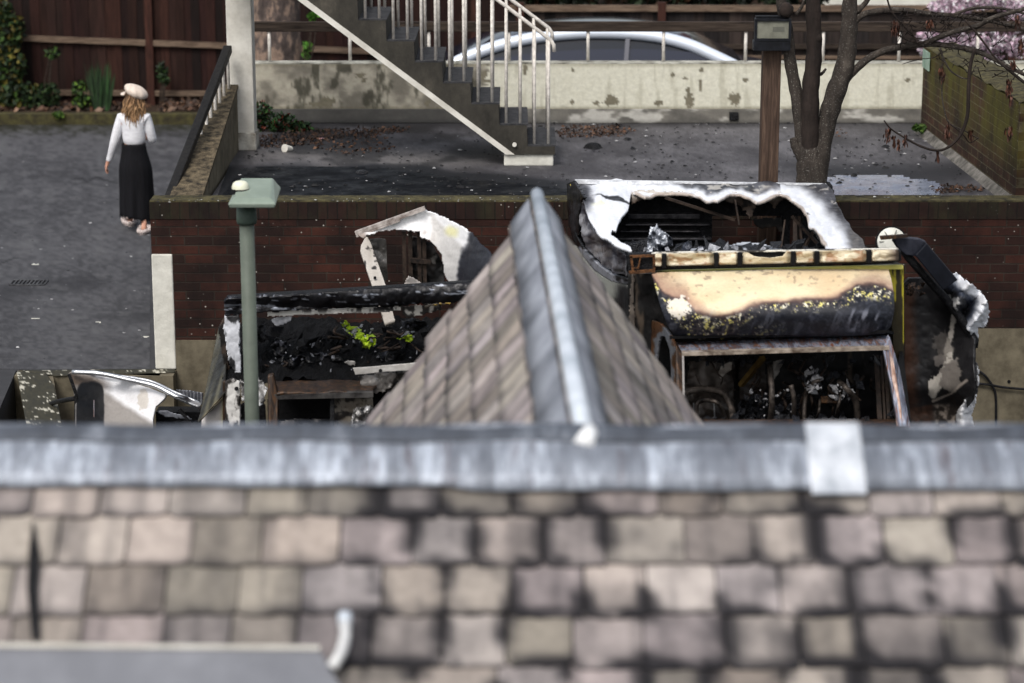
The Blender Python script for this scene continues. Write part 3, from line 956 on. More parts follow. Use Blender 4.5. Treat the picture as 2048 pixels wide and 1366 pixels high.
def lump(name, label, cat, px, py, z, r, h, mat, rim=0):
    q = V(PZ(px, py, z)); m = MB(); n = 18; k = 6
    for i in range(k + 1):
        for j in range(n):
            an = 6.283 * j / n; ph = i / k * math.pi / 2
            rr = r * math.cos(ph) * (1 + .25 * math.sin(3 * an + px) + .1 * rnd.random()) + rim * (1 if i == 0 else 0)
            m.v.append((q.x + rr * math.cos(an) * 1.2, q.y + rr * math.sin(an), q.z + .002 + h * math.sin(ph)))
    for i in range(k):
        for j in range(n): m.f.append((i * n + j, i * n + (j + 1) % n, (i + 1) * n + (j + 1) % n, (i + 1) * n + j))
    return props(m.build(name, mat, smooth=True), label, cat)


lump('charred_lump', 'black rounded burnt lump on the dry deck, right of the staircase foot', 'debris', 1187, 297, ZD, .058, .055, M['black'], .01)
lump('charred_lump', 'black burnt scrap with a shiny top in the wet patch left of the staircase', 'debris', 723, 348, ZD, .04, .035, M['char_gloss'])
lump('charred_lump', 'small black burnt scrap in the wet patch near the brick wall', 'debris', 921, 377, ZD, .03, .03, M['black'])
lump('red_wrapper', 'small crushed red wrapper on the leaves by the creeping shrub', 'litter', 643, 278, ZD, .03, .012, simple('red foil', rgb(150, 40, 48), rgb(220, 190, 190), 30, .4))

# road gully grate and painted scraps
gr = thing('gully_grate', 'small slotted iron drain grate set in the road', 'drain', tuple(PZ(57, 567, 0)))
a = PZ(18, 571, .004); b = PZ(97, 560, .004)
m = MB(); n = 9
x0, y0, x1, y1 = float(a[0]), float(a[1]), float(b[0]), float(b[1])
m.box((x0, y0, .003), (x1, y0 + .03, .012)); m.box((x0, y1 - .03, .003), (x1, y1, .012))
for i in range(n + 1):
    x = x0 + (x1 - x0) * i / n; m.box((x - .008, y0 + .03, .003), (x + .008, y1 - .03, .012))
m.build('bars', simple('worn iron', rgb(34, 34, 36), rgb(86, 86, 88), 30, .6), gr)
MB().box((x0, y0, .001), (x1, y1, .003)).build('recess', M['black_matt'], gr)
for (px, py, w) in ((70, 529, 11), (70, 637, 10), (197, 644, 7), (292, 673, 7)):
    o = panel('paint_mark', [(px - w, py - 2), (px + w, py - 1.5), (px + w * .8, py + 2), (px - w * .8, py + 1.5)], level(.004), M['white_wall'], None, step=1.5, jag=1.5, thick=0)
    props(o, 'faint pale paint mark on the road', None, 'pale paint marks on the road', 'structure')

# ------------------------------------------------------------------ mottled tree trunk behind the parapet
mt = thing('tree', 'thick mottled grey tree trunk standing behind the parapet next to the column', 'tree', tuple(PY(555, 190, 29.9)))
bk = NT('mottled bark', .95)
bk.color(bk.ramp(bk.noise(6, 8, .75, bk.map((1, 1, .5))), [(.3, rgb(46, 40, 38)), (.48, rgb(86, 76, 72)), (.56, rgb(150, 128, 112)), (.7, rgb(70, 62, 60))]))
bk.bump(bk.noise(10, 7, .7), .8, .04)
pts = [PY(555, 205, 29.9), PY(553, 120, 29.9), PY(552, 40, 29.9), PY(556, -60, 29.9), PY(560, -300, 29.9)]
MB().tube(spline(pts, 5), [.36, .35, .34, .335, .33, .325, .32, .32, .315, .31, .31, .305, .3, .3, .3, .29, .29, .28, .28, .27, .26][:len(spline(pts, 5))], 20, .05).build('trunk', bk.m, mt, smooth=True)
for s in (-1, 1):
    e = pts[-1]; MB().tube(spline([e - np.array([0, 0, .1]), e + np.array([s * .5, .1, 1]), e + np.array([s * 1.3, .2, 2.2])], 4), [.2, .19, .18, .16, .14, .12, .1, .08, .05], 10, .05).build('limb', bk.m, mt, smooth=True)

# ------------------------------------------------------------------ parked car behind the parapet
def car():
    gz = .34; Yn, Yf = 26.3, 28.0
    cx = float(PY(1180, 100, 27)[0])
    t = thing('parked_car', 'dark blue hatchback with silver reflections coloured onto its roof edge, parked behind the parapet', 'car', (cx, 27.15, gz))
    navy = NT('dark blue paint', .12, .2, .6); navy.color(rgb(24, 30, 48))
    glass = NT('tinted car glass', .08, 0, .4); glass.color(rgb(14, 22, 34))
    bright_silver = NT('silver rims and roof sheen', .2, .15, .8); bright_silver.color(rgb(222, 230, 242))
    tyre = NT('tyre rubber', .9); tyre.color(rgb(20, 20, 20))
    X = lambda px: float(PY(px, 100, Yn)[0])
    # side outline of the lower body, X toward the right is the front
    low = [(X(800), .30), (X(795), .62), (X(812), .92), (X(880), 1.03), (X(1000), 1.05), (X(1200), 1.04), (X(1400), 1.02), (X(1500), .99), (X(1590), .90), (X(1640), .74), (X(1650), .40), (X(1640), .24), (X(815), .24)]
    MB().prism([(x, Yn, gz + z) for x, z in low], (0, Yf - Yn, 0)).build('body', navy.m, t, bevel=.05)
    ztop = lambda px, py: float(PY(px, py, Yn + .12)[2])
    arch = [(885, 1.03), (930, ztop(940, 112) - gz), (1000, ztop(1000, 88) - gz), (1080, ztop(1080, 72) - gz), (1180, ztop(1180, 64) - gz), (1290, ztop(1290, 68) - gz), (1370, ztop(1370, 84) - gz), (1430, ztop(1430, 108) - gz), (1500, 1.0)]
    # cabin: lofted strips, roof narrower than belt
    prof = spline([(X(p), z) for p, z in arch], 4)
    m = MB(); n = len(prof)
    for (x, z) in prof:
        inset = .04 + max(0, (z - 1.0)) * .38
        crown = .045 * min(1, (z - 1.0) / .3) if z > 1 else 0
        for yy_, zz_ in ((Yn + inset, z), (Yn + inset + .12, z + crown * .7), ((Yn + Yf) / 2, z + crown * 1.3), (Yf - inset - .12, z + crown * .7), (Yf - inset, z)):
            m.v.append((x, yy_, gz + zz_))
    for i in range(n - 1):
        for j in range(4): m.f.append((i * 5 + j, i * 5 + j + 1, (i + 1) * 5 + j + 1, (i + 1) * 5 + j))
    roof = m.build('roof', navy.m, t, smooth=True)
    mo = roof.modifiers.new("t", 'SOLIDIFY'); mo.thickness = .02
    # pale tube over the side windows; roof edge reflections put into its colour
    for s in (0, 1):
        ti = MB() if s == 0 else None
        if s == 0: ti.tube([(x, (Yn + .04 + max(0, z - 1) * .38 - .012) if s == 0 else (Yf - .04 - max(0, z - 1) * .38 + .012), gz + z - .02) for x, z in prof], .07, 8)
        if s == 0: ti.build('roof_edge_sheen', bright_silver.m, t, smooth=True)
        sd_ = MB(); k = len(prof)
        for x, z in prof:
            y1 = (Yn + .05 + max(0, z - 1) * .38) if s == 0 else (Yf - .05 - max(0, z - 1) * .38)
            y0 = (Yn + .05) if s == 0 else (Yf - .05)
            sd_.v.append((x, y0, gz + 1.0)); sd_.v.append((x, y1, gz + max(z - .02, 1.0)))
        for i in range(k - 1): sd_.f.append((2 * i, 2 * i + 2, 2 * i + 3, 2 * i + 1))
        sd_.build('side_window', glass.m, t)
        db = MB(); zb_ = ztop(1200, 98) - gz; sg_ = -1 if s == 0 else 1
        for x, z in prof:
            zt_ = max(1.0, min(z - .06, zb_ - .10 * abs((x - X(1240)) / 1.4) ** 2))
            y1 = (Yn + .05 + max(0, zt_ - 1) * .38) if s == 0 else (Yf - .05 - max(0, zt_ - 1) * .38)
            db.v.append((x, (Yn + .03) if s == 0 else (Yf - .03), gz + .98)); db.v.append((x, y1 + sg_ * .02, gz + zt_))
        for i in range(k - 1): db.f.append((2 * i, 2 * i + 2, 2 * i + 3, 2 * i + 1))
        o_ = db.build('door', navy.m, t); mo = o_.modifiers.new("t", 'SOLIDIFY'); mo.thickness = .01
        if s == 0:
            for px in (1065, 1252):
                MB().bar((X(px), Yn + .02, gz + 1.0), (X(px) + .03, Yn + .17, gz + 1.36), .05, .05).build('door_pillar', navy.m, t)
    # windscreen and rear glass
    for pa, pb, yt, nm in ((1388, 1492, .42, 'windscreen'), (890, 985, .42, 'rear_window')):
        za, zb = (ztop(1388, 88) - gz, 1.02) if nm == 'windscreen' else (1.04, ztop(985, 92) - gz)
        q = [(X(pa), Yn + .28, gz + za + .028), (X(pb), Yn + .2, gz + zb + .03), (X(pb), Yf - .2, gz + zb + .03), (X(pa), Yf - .28, gz + za + .028)]
        MB().prism(q, (0, 0, .012)).build(nm, glass.m, t)
    for px in (905, 1540):
        for yy_ in (Yn - .01, Yf - .2):
            w = MB().tube([(X(px), yy_, gz + .31), (X(px), yy_ + .21, gz + .31)], .31, 24).build('wheel', tyre.m, t)
            MB().tube([(X(px), yy_ - .008, gz + .31), (X(px), yy_ + .218, gz + .31)], .19, 16).build('rim', bright_silver.m, w)
    return t


car()

# ------------------------------------------------------------------ far background: hedge, house, blossom tree
bush('hedge', 'dark green hedge behind the grey fence', 1300, 60, 33.5, [(1060, 0, 70, 40, 400), (1150, -10, 90, 40, 500), (1280, 0, 90, 40, 500), (1400, -10, 80, 40, 500), (1500, 5, 60, 40, 300), (1600, -10, 60, 40, 300)], [(24, 34, 20), (34, 46, 26), (18, 26, 16), (60, 40, 26)], .12, cat='hedge')
hs_ = thing('house', 'white rendered house with dark timber strips beyond the grey fence', 'house', tuple(PY(1900, 60, 40)))
x0 = float(PY(1640, 0, 40)[0]); x1 = x0 + 6; z0h = .34
MB().box((x0, 40, z0h), (x1, 46, 4.2)).build('wall', M['white_wall'], hs_)
m = MB()
for i in range(9): m.box((x0 + .1 + i * .7, 39.96, 1.2), (x0 + .24 + i * .7, 39.998, 4.2))
m.box((x0, 39.95, 1.0), (x1, 39.997, 1.2)); m.build('timber_strip', M['timber_dark'], hs_)
MB().prism([(x0 - .3, 39.6, 4.2), (x0 - .3, 46.4, 4.2), (x0 - .3, 43, 6.6)], (6.6, 0, 0)).build('roof', simple('roof tiles', rgb(90, 50, 40), rgb(120, 70, 52), 9), hs_)
MB().box((x0 + 1.8, 39.94, 2.0), (x0 + 2.8, 39.995, 3.2)).build('window', M['char_gloss'], hs_)

bt = thing('blossom_tree', 'cherry tree covered in pink blossom in front of the grey fence at the right', 'tree', tuple(PY(1980, 150, 28.9)))
m = MB()
blos = [(226, 196, 214), (240, 222, 232), (206, 172, 192), (246, 234, 240), (180, 146, 164)]
for bx, by, rx, ry, n in ((1900, 15, 45, 18, 520), (1960, -5, 50, 25, 700), (2030, 15, 40, 26, 500), (1860, 75, 26, 12, 200), (1920, 85, 40, 18, 420), (1980, 80, 45, 24, 600), (2035, 90, 30, 26, 360), (1860, 105, 24, 9, 110), (1960, 110, 50, 12, 260), (2080, 50, 50, 50, 500)):
    leaves(m, PY(bx, by, 28.9), (rx * .0061, .4, ry * .0061), int(n * 1.5), .036, blos, 1.1)
m.build('blossom', M['leaf'], bt)
s_ = MB()
tb = PY(2000, 170, 28.9)
s_.tube([tb + np.array([0, 0, -.8]), tb, PY(2005, 60, 28.9), PY(1985, -60, 28.9)], [.09, .08, .06, .04], 10, .05)
for bx, by in ((1860, 105), (1900, 20), (1860, 70), (1950, 0), (2070, 60), (1930, 100)):
    s_.tube(spline([PY(2003, 100, 28.9), PY((2003 + bx) / 2, (by + 100) / 2 - 10, 28.8), PY(bx, by, 28.9)], 4), [.03, .027, .024, .02, .018, .015, .012, .01, .008], 6)
s_.build('trunk', M['timber_dark'], bt)

# ------------------------------------------------------------------ timber post with floodlight
YF = 18.08
fp = thing('floodlight_post', 'square brown timber post carrying a black floodlight, beside the bare tree', 'lamp post', (float(PY(1541, 300, YF)[0]), YF, ZY))
wood = NT('grained timber', .85)
wood.color(wood.ramp(wood.noise(5, 8, .7, wood.map((9, 9, .6)), .5), [(.3, rgb(40, 31, 26)), (.5, rgb(72, 57, 48)), (.7, rgb(98, 80, 68))]))
wood.bump(wood.noise(6, 6, .6, wood.map((12, 12, .5))), .5, .006)
xa_, xb_ = float(PY(1523, 250, YF)[0]), float(PY(1559, 250, YF)[0])
MB().box((xa_, YF, ZY), (xb_, YF + .14, float(PY(1541, 60, YF)[2]))).build('post', wood.m, fp, bevel=.006)
blk = simple('black lamp housing', rgb(14, 15, 18), rgb(30, 32, 38), 20, .45, bump=.2)
lens = simple('dull lamp glass', rgb(100, 100, 90), rgb(128, 128, 116), 8, .25, bump=0)
h0 = PY(1507, 102, YF - .12); h1 = PY(1583, 38, YF - .12)
hl = MB()
x0, z0 = float(h0[0]), float(h0[2]); x1, z1 = float(h1[0]), float(h1[2])
zm = float(PY(1540, 82, YF - .12)[2])
hl.box((x0, YF - .12, z0), (x1, YF - .004, zm - .001)); hl.box((x0 + .012, YF - .10, zm), (x1 - .008, YF - .004, z1))
o = hl.build('lamp_housing', blk, fp, bevel=.006)
fr = MB()
ft = .018
fr.box((x0 + .005, YF - .125, zm), (x0 + .005 + ft, YF - .1005, z1)); fr.box((x1 - ft, YF - .125, zm), (x1, YF - .1005, z1))
fr.box((x0 + .005 + ft, YF - .125, z1 - ft), (x1 - ft, YF - .1005, z1)); fr.box((x0 + .005 + ft, YF - .125, zm), (x1 - ft, YF - .1005, zm + ft))
fr.build('lamp_frame', blk, o)
MB().box((x0 + .024, YF - .113, zm + ft + .001), (x1 - ft - .001, YF - .102, z1 - ft - .001)).build('lamp_glass', lens, o)
gx0, gz0 = x0 + .09, zm + .075
MB().box((x1 - .14, YF - .1145, zm + .07), (x1 - .05, YF - .1135, z1 - .06)).build('sensor', simple('lamp reflector', rgb(84, 84, 76), rgb(100, 100, 92), 8, .4), o)
fi = MB()
for i in range(26):
    x = x0 + .02 + (x1 - x0 - .04) * i / 25
    fi.box((x - .002, YF - .1, z1 + .0005), (x + .002, YF - .02, z1 + .018))
fi.build('cooling_fins', blk, o)

# ------------------------------------------------------------------ bare tree
YT = 18.02
tree = thing('tree', 'bare multi stemmed tree with grey bark and hanging brown seed clusters, behind the yellow ambulance', 'tree', (float(PY(1620, 300, YT)[0]), YT, ZY))
bark = NT('speckled bark', .9)
bc = bark.ramp(bark.noise(7, 8, .7, bark.map((1.5, 1.5, .6))), [(.3, rgb(30, 27, 25)), (.55, rgb(60, 54, 49)), (.75, rgb(94, 87, 80))])
bc = bark.mix(bark.ramp(bark.noise(90, 3, .7), [(.6, 0.0), (.68, .7)]), bc, rgb(150, 146, 138))
bark.color(bc); bark.bump(bark.noise(14, 7, .7), .7, .02)
bark2 = NT('dark wet bark', .85)
bark2.color(bark2.ramp(bark2.noise(6, 8, .7, bark2.map((2, 2, .5))), [(.3, rgb(26, 22, 20)), (.6, rgb(48, 40, 36)), (.75, rgb(74, 62, 54))])); bark2.bump(bark2.noise(12, 7, .7), .7, .02)


def limb(pts, widths, name, mat, parent, Ys=None, n=6, seg=10, jit=.05):
    P = []
    for i, (x, y) in enumerate(pts):
        P.append(PY(x, y, (Ys[i] if Ys else YT)))
    S = spline(P, n)
    W = []
    for i in range(len(S)):
        u = i / n; k = min(int(u), len(widths) - 2); f = u - k
        W.append((widths[k] * (1 - f) + widths[k + 1] * f) / 2 / 285 * (1 + .05 * math.sin(i * 1.7)))
    m = MB().tube(S, W, seg, jit)
    return m.build(name, mat, parent, smooth=True)


zy = PY(1620, 900, YT)
limb([(1622, 860), (1620, 480), (1620, 370), (1619, 310), (1622, 262), (1622, 210)], [74, 66, 62, 54, 34, 12], 'trunk', bark.m, tree, seg=16)
limb([(1618, 480), (1612, 340), (1604, 270), (1593, 190), (1580, 120), (1574, 60), (1562, 0), (1556, -60)], [40, 36, 32, 28, 27, 26, 24, 22], 'limb', bark.m, tree, [YT, YT, YT + .02, YT + .04, YT + .05, YT + .05, YT + .06, YT + .06], seg=12)
limb([(1620, 600), (1620, 380), (1620, 270), (1621, 180), (1628, 110), (1627, 40), (1624, -70)], [58, 52, 40, 38, 34, 33, 32], 'limb', bark2.m, tree, [YT + .08, YT + .02, YT - .02] + [YT - .03] * 4, seg=14)
limb([(1624, 560), (1634, 360), (1650, 260), (1668, 195), (1690, 130), (1698, 60), (1700, 0), (1712, -70)], [50, 46, 42, 44, 42, 36, 32, 28], 'limb', bark.m, tree, seg=14)
limb([(1612, 330), (1600, 308), (1590, 290), (1586, 276)], [26, 24, 20, 16], 'branch_stub', bark.m, tree, seg=10)
limb([(1634, 152), (1645, 146), (1652, 137)], [9, 7, 5], 'branch_stub', bark.m, tree, seg=8)
for kx, ky, kr in ((1636, 78, .034), (1621, 182, .032), (1574, 22, .05)):
    q = PY(kx, ky, YT - .1)
    MB().tube([q + np.array([0, .08, 0]), q + np.array([0, .02, 0]), q + np.array([0, .012, 0])], [kr * 1.2, kr, kr * .4], 14, .15).build('knot', bark2.m, tree, smooth=True)
limb([(1592, 30), (1605, 10), (1612, -20)], [8, 7, 6], 'branch', bark.m, tree, seg=8)
limb([(1712, 25), (1735, 0), (1745, -30)], [12, 11, 10], 'branch', bark.m, tree, seg=8)
limb([(1690, 160), (1712, 138), (1745, 112), (1790, 96), (1850, 88), (1900, 92), (1960, 106), (2010, 130), (2080, 165)], [20, 18, 16, 15, 14, 11, 10, 9, 7], 'branch', bark.m, tree, [YT] * 3 + [YT - .05, YT - .1, YT - .15, YT - .2, YT - .25, YT - .3], seg=10)
limb([(1704, 50), (1722, 32), (1755, 22), (1810, 20), (1860, 28), (1920, 32), (1990, 44), (2090, 70)], [18, 15, 13, 12, 11, 10, 9, 8], 'branch', bark.m, tree, seg=9)
limb([(1848, 88), (1900, 66), (1955, 52), (1990, 34), (2080, 10)], [13, 12, 11, 10, 9], 'branch', bark.m, tree, [YT - .1, YT - .2, YT - .3, YT - .4, YT - .5], seg=9)
limb([(1890, 90), (1945, 98), (1990, 118), (2030, 150), (2080, 190)], [9, 8, 8, 7, 6], 'branch', bark.m, tree, [YT - .14] * 5, seg=8)
limb([(1905, 30), (1950, 16), (2010, 18), (2090, 38)], [7, 7, 6, 5], 'branch', bark.m, tree, seg=8)
limb([(1950, 97), (1941, 130), (1937, 180), (1935, 230), (1922, 268), (1900, 292), (1875, 301), (1840, 292), (1800, 270), (1780, 256), (1768, 241)], [8, 8, 8, 8, 7, 6, 5.5, 5, 4, 3.5, 3], 'branch', bark2.m, tree, [YT - .3] * 11, seg=8)
limb([(1880, 96), (1888, 120), (1905, 145), (1935, 157), (1952, 130)], [5, 4, 4, 3, 2], 'twig', bark.m, tree, [YT - .2] * 5, seg=6)
limb([(1772, -10), (1782, 20), (1800, 45), (1825, 70), (1832, 84)], [4, 4, 4, 3, 3], 'twig', bark2.m, tree, [YT - .1] * 5, seg=6)
limb([(1790, 66), (1820, 82), (1855, 84), (1880, 70), (1898, 40)], [4, 4, 4, 3, 2], 'twig', bark2.m, tree, [YT - .12] * 5, seg=6)
limb([(1885, 140), (1884, 190), (1890, 225), (1900, 248), (1930, 262), (1958, 278)], [3, 3, 3, 3, 3, 2], 'twig', bark.m, tree, [YT - .22] * 6, seg=6)
limb([(1900, 248), (1925, 268), (1940, 285), (1958, 275)], [3, 3, 2.5, 2], 'twig', bark2.m, tree, [YT - .22] * 4, seg=6)
limb([(1930, 40), (1960, 75), (1990, 115), (2010, 135), (2048, 150)], [5, 5, 4, 4, 3], 'twig', bark2.m, tree, [YT - .35] * 5, seg=6)
rt = random.Random(11)
tw = MB()
for _ in range(150):
    x = rt.uniform(1790, 2050); y = 92 + (x - 1850) * .25 + rt.uniform(-60, 30) if rt.random() < .6 else rt.uniform(20, 60)
    P = [PY(x, y, YT - .15)]
    dx = rt.uniform(-1, 1); dy = rt.uniform(-1, 1)
    for k in range(3):
        x += dx * rt.uniform(5, 15); y += dy * rt.uniform(4, 12); dx += rt.uniform(-.5, .5); dy += rt.uniform(-.5, .5)
        P.append(PY(x, y, YT - .15 + rt.uniform(-.1, .1)))
    tw.tube(P, [.005, .004, .0035, .002], 5)
tw.build('twigs', bark2.m, tree)


def seeds(px, py, n, w, h, sz=1.25):
    m = MB(); Ys = YT - .28
    for _ in range(n):
        x = px + rt.gauss(0, w * .45); y = py + rt.uniform(-.5, .5) * h
        L = rt.uniform(6, 13) * sz; a = PY(x, y, Ys + rt.uniform(-.05, .05)); b = PY(x + rt.uniform(-3, 3), y + L, Ys + rt.uniform(-.05, .05))
        wv = np.array([rt.uniform(.3, 1) * .007, rt.uniform(-.006, .006), 0]) * sz; mid = (a + b) / 2
        m.add([a, mid + wv, b, mid - wv], [(0, 1, 2, 3)], tuple(lin(np.array([92, 58, 44]) / 255 * rt.uniform(.45, 1.2))))
    return m.build('seed_cluster', M['leaf'], tree)


for s in ((1776, 266, 38, 7, 24), (1789, 278, 16, 3, 18), (1797, 284, 18, 3, 20), (1809, 276, 20, 5, 16), (1875, 306, 18, 3, 18), (1895, 258, 40, 7, 24), (1884, 145, 40, 7, 26), (1790, 50, 60, 10, 26), (1860, 44, 30, 5, 14), (2018, 170, 50, 8, 28), (2022, 195, 20, 6, 14), (2018, 262, 34, 7, 22), (1942, 265, 24, 5, 16), (2036, 38, 40, 6, 20), (2042, 88, 50, 6, 24), (2026, 124, 26, 6, 14)):
    seeds(*s)

# ------------------------------------------------------------------ lamp post (in front of the left wreck)
YL = 14.7
lp = thing('lamp_post', 'grey green street lamp with a flat square head, in front of the left burnt ambulance', 'lamp post', (float(PY(495, 500, YL)[0]), YL, ZY))
gp = simple('grey green paint', rgb(84, 91, 82), rgb(100, 108, 98), 4, .55, bump=.1)
gl = simple('pale green lamp top', rgb(122, 134, 122), rgb(140, 152, 140), 4, .4, bump=.05)
lx = float(PY(495, 500, YL)[0])
zn = float(PY(495, 447, YL)[2]); zh = float(PY(495, 414, YL)[2])
MB().tube([(lx, YL, ZY), (lx, YL, zn)], .047, 24).build('pole', gp, lp, smooth=True)
MB().tube([(lx, YL, zn), (lx, YL, zn + .02), (lx, YL, zh)], [.062, .066, .062], 20).build('collar', simple('dark green collar', rgb(58, 70, 62), rgb(70, 82, 74), 5, .6), lp, smooth=True)
hb_ = [PY(x, y, Y) for x, y, Y in ((459, 407, YL - .19), (549, 407, YL - .19))]
zl = float(hb_[0][2]); xl0, xl1 = float(hb_[0][0]), float(hb_[1][0])
yf_ = YL - .19
bz = zl - .03; tz = zl + .03
far = .44
hd = MB()
b4 = [(xl0, yf_, bz), (xl1, yf_, bz), (xl1 - .01, yf_ + far, bz + .02), (xl0 - .0, yf_ + far, bz + .02)]
m4 = [(xl0 - .01, yf_ - .01, zl), (xl1 + .01, yf_ - .01, zl), (xl1, yf_ + far, zl + .02), (xl0 - .01, yf_ + far, zl + .02)]
t4 = [(xl0 + .03, yf_ + .04, tz), (xl1 - .03, yf_ + .04, tz), (xl1 - .05, yf_ + far - .03, tz + .06), (xl0 + .03, yf_ + far - .03, tz + .06)]
hd.add(b4 + m4 + t4, [(3, 2, 1, 0)] + [(i, (i + 1) % 4, 4 + (i + 1) % 4, 4 + i) for i in range(4)] + [(4 + i, 4 + (i + 1) % 4, 8 + (i + 1) % 4, 8 + i) for i in range(4)] + [(8, 9, 10, 11)])
o = hd.build('lamp_head', gl, lp, bevel=.008)
q = V(PY(481, 377, YL + .02))
dm = MB(); n = 20
for i in range(7):
    ph = i / 6 * math.pi / 2
    for j in range(n):
        an = 6.283 * j / n; dm.v.append((q.x + .056 * math.cos(ph) ** .6 * math.cos(an), q.y + .056 * math.cos(ph) ** .6 * math.sin(an), q.z + .05 * math.sin(ph)))
for i in range(6):
    for j in range(n): dm.f.append((i * n + j, i * n + (j + 1) % n, (i + 1) * n + (j + 1) % n, (i + 1) * n + j))
cream = simple('cream plastic', rgb(214, 214, 190), rgb(226, 226, 204), 4, .4, bump=0)
dm.build('photocell', cream, o, smooth=True)
MB().tube([q + Vector((0, 0, -.03)), q + Vector((0, 0, .0))], .06, 20).build('photocell_base', M['black'], o)

exec_parts = True
# ------------------------------------------------------------------ near house: roof slope, ridge, gabled wing
house = thing('tiled_house', 'near house roof of brown stone slates with lead ridges and a gabled wing', 'house', (0, 8, ZY))
lead = NT('weathered lead', .5, .25, .5)
lc = lead.ramp(lead.noise(3.0, 8, .7, lead.map((4.5, 1, 1))), [(.3, rgb(84, 89, 98)), (.5, rgb(124, 130, 140)), (.66, rgb(188, 196, 208))])
lc = lead.mix(lead.ramp(lead.noise(5, 5, .7, lead.map((3.5, .6, .6))), [(.56, 0.0), (.68, .75)]), lc, rgb(74, 62, 66))
lead.color(lc); lead.bump(lead.noise(8, 5), .5, .02)
lead3 = simple('light lead flashing', rgb(104, 108, 116), rgb(160, 164, 173), 4, .55, .15, bump=.4, bd=.01)
lead2 = simple('pale lead roll', rgb(170, 180, 190), rgb(214, 221, 229), 5, .45, .2, bump=.3, bd=.01)
slate = NT('stone slate', .85)
va = slate.n("ShaderNodeVertexColor"); va.layer_name = "Col"
slate.color(slate.mix(1.0, va.outputs[0], slate.ramp(slate.noise(22, 6, .7), [(.3, .7), (.7, 1.05)]), 'MULTIPLY')); slate.bump(slate.noise(30, 6), .4, .006)


def tiles(name, O, U, Vd, N, ulen, vlen, tw_, gauge, parent, seed=5, u0=0.0, g=8, stain=None, voff=0, bright=1.0):
    r = random.Random(seed); O = np.array(O, float); U = np.array(U, float); Vd = np.array(Vd, float); N = np.array(N, float)
    vs, fs, at, tones = [], [], [], []
    nrow = int(vlen / gauge) + 1
    for i in range(nrow):
        u = u0 - r.random() * tw_
        while u < ulen:
            w = tw_ * r.choice((.9, .95, 1.0, 1.0, 1.05, 1.15))
            gap = r.uniform(.001, .004)
            length = gauge * 1.12; v0 = i * gauge - .02 + r.uniform(-.006, .006) + voff
            tone = bright * np.array([158, 148, 142]) / 255 * r.uniform(.82, 1.16) * np.array([r.uniform(.98, 1.01), 1, r.uniform(.96, 1.04)]); sk = r.uniform(0, 50)
            tilt = r.uniform(0, .0008); base = len(vs)
            for a in range(g + 1):
                for b in range(g + 1):
                    fu, fv = a / g, b / g
                    uu = u + gap + (w - 2 * gap) * fu; vv = v0 + length * fv
                    if b == g: vv += r.uniform(-.004, .004) - (gauge * r.uniform(.0, .07) if a in (0, g) else 0)
                    if voff: vv = max(vv, .10)
                    vs.append(O + U * uu + Vd * vv + N * (.018 + .012 * fv + tilt * a))
                    at.append((uu, vv, min(fu, 1 - fu), 1 - fv, sk)); tones.append(tone)
            for a in range(g):
                for b in range(g):
                    q = base + a * (g + 1) + b; fs.append((q, q + 1, q + g + 2, q + g + 1))
            u += w
    A = np.array(at); uu, vv, e, eb, sk = A.T; wt = stain(uu)
    nz = fbm(uu * 7, vv * 9, 91, 4); big = fbm(uu * 1.6 + 3, vv * 2.4, 95, 4); s_ = fbm(uu * 22 + sk, vv * 3, 97, 3)
    ed = 1 - (1 - sm(.22, .0, e)) * (1 - sm(.28, .0, eb))
    dk = wt * ed * sm(.36, .66, nz) * 1.05 + wt * sm(.47, .66, big) * (.25 + .7 * ed) + (wt - .2) * .25 * sm(.4, .7, nz) + .25 * sm(.5, .75, s_) + .3 * sm(.06, .0, eb)
    dk = np.clip(dk, 0, .95)
    cs = lin(np.clip(lerpc(np.array(tones), np.array([34, 33, 36]) / 255, dk), 0, 1))
    o = mesh_obj(name, vs, fs, slate.m, parent, False, False, cs)
    mo = o.modifiers.new("t", 'SOLIDIFY'); mo.thickness = .012; mo.offset = -1
    return o


RY, RZ = 6.93, 2.760
al = R(40)
Vd1 = (0, -math.cos(al), -math.sin(al)); N1 = (0, -math.sin(al), math.cos(al))


def rdark(u):
    return .24 + .76 * sm(-.53, -.40, u - 3.2)


tiles('roof_slope', (-3.2, RY, RZ), (1, 0, 0), Vd1, N1, 6.4, 2.1, .205, .17, house, seed=4, stain=rdark, voff=-.076)
MB().prism([(-3.2, RY, RZ - .0), (3.2, RY, RZ - .0), (3.2, RY - 2.2 * math.cos(al), RZ - 2.2 * math.sin(al)), (-3.2, RY - 2.2 * math.cos(al), RZ - 2.2 * math.sin(al))], (0, .06, -.08)).build('roof_deck', M['black_matt'], house)
MB().prism([(-3.2, RY + .01, RZ), (3.2, RY + .01, RZ), (3.2, RY + 1.5, RZ - 1.26), (-3.2, RY + 1.5, RZ - 1.26)], (0, .06, -.08)).build('rear_slope', M['dark_concrete'], house)
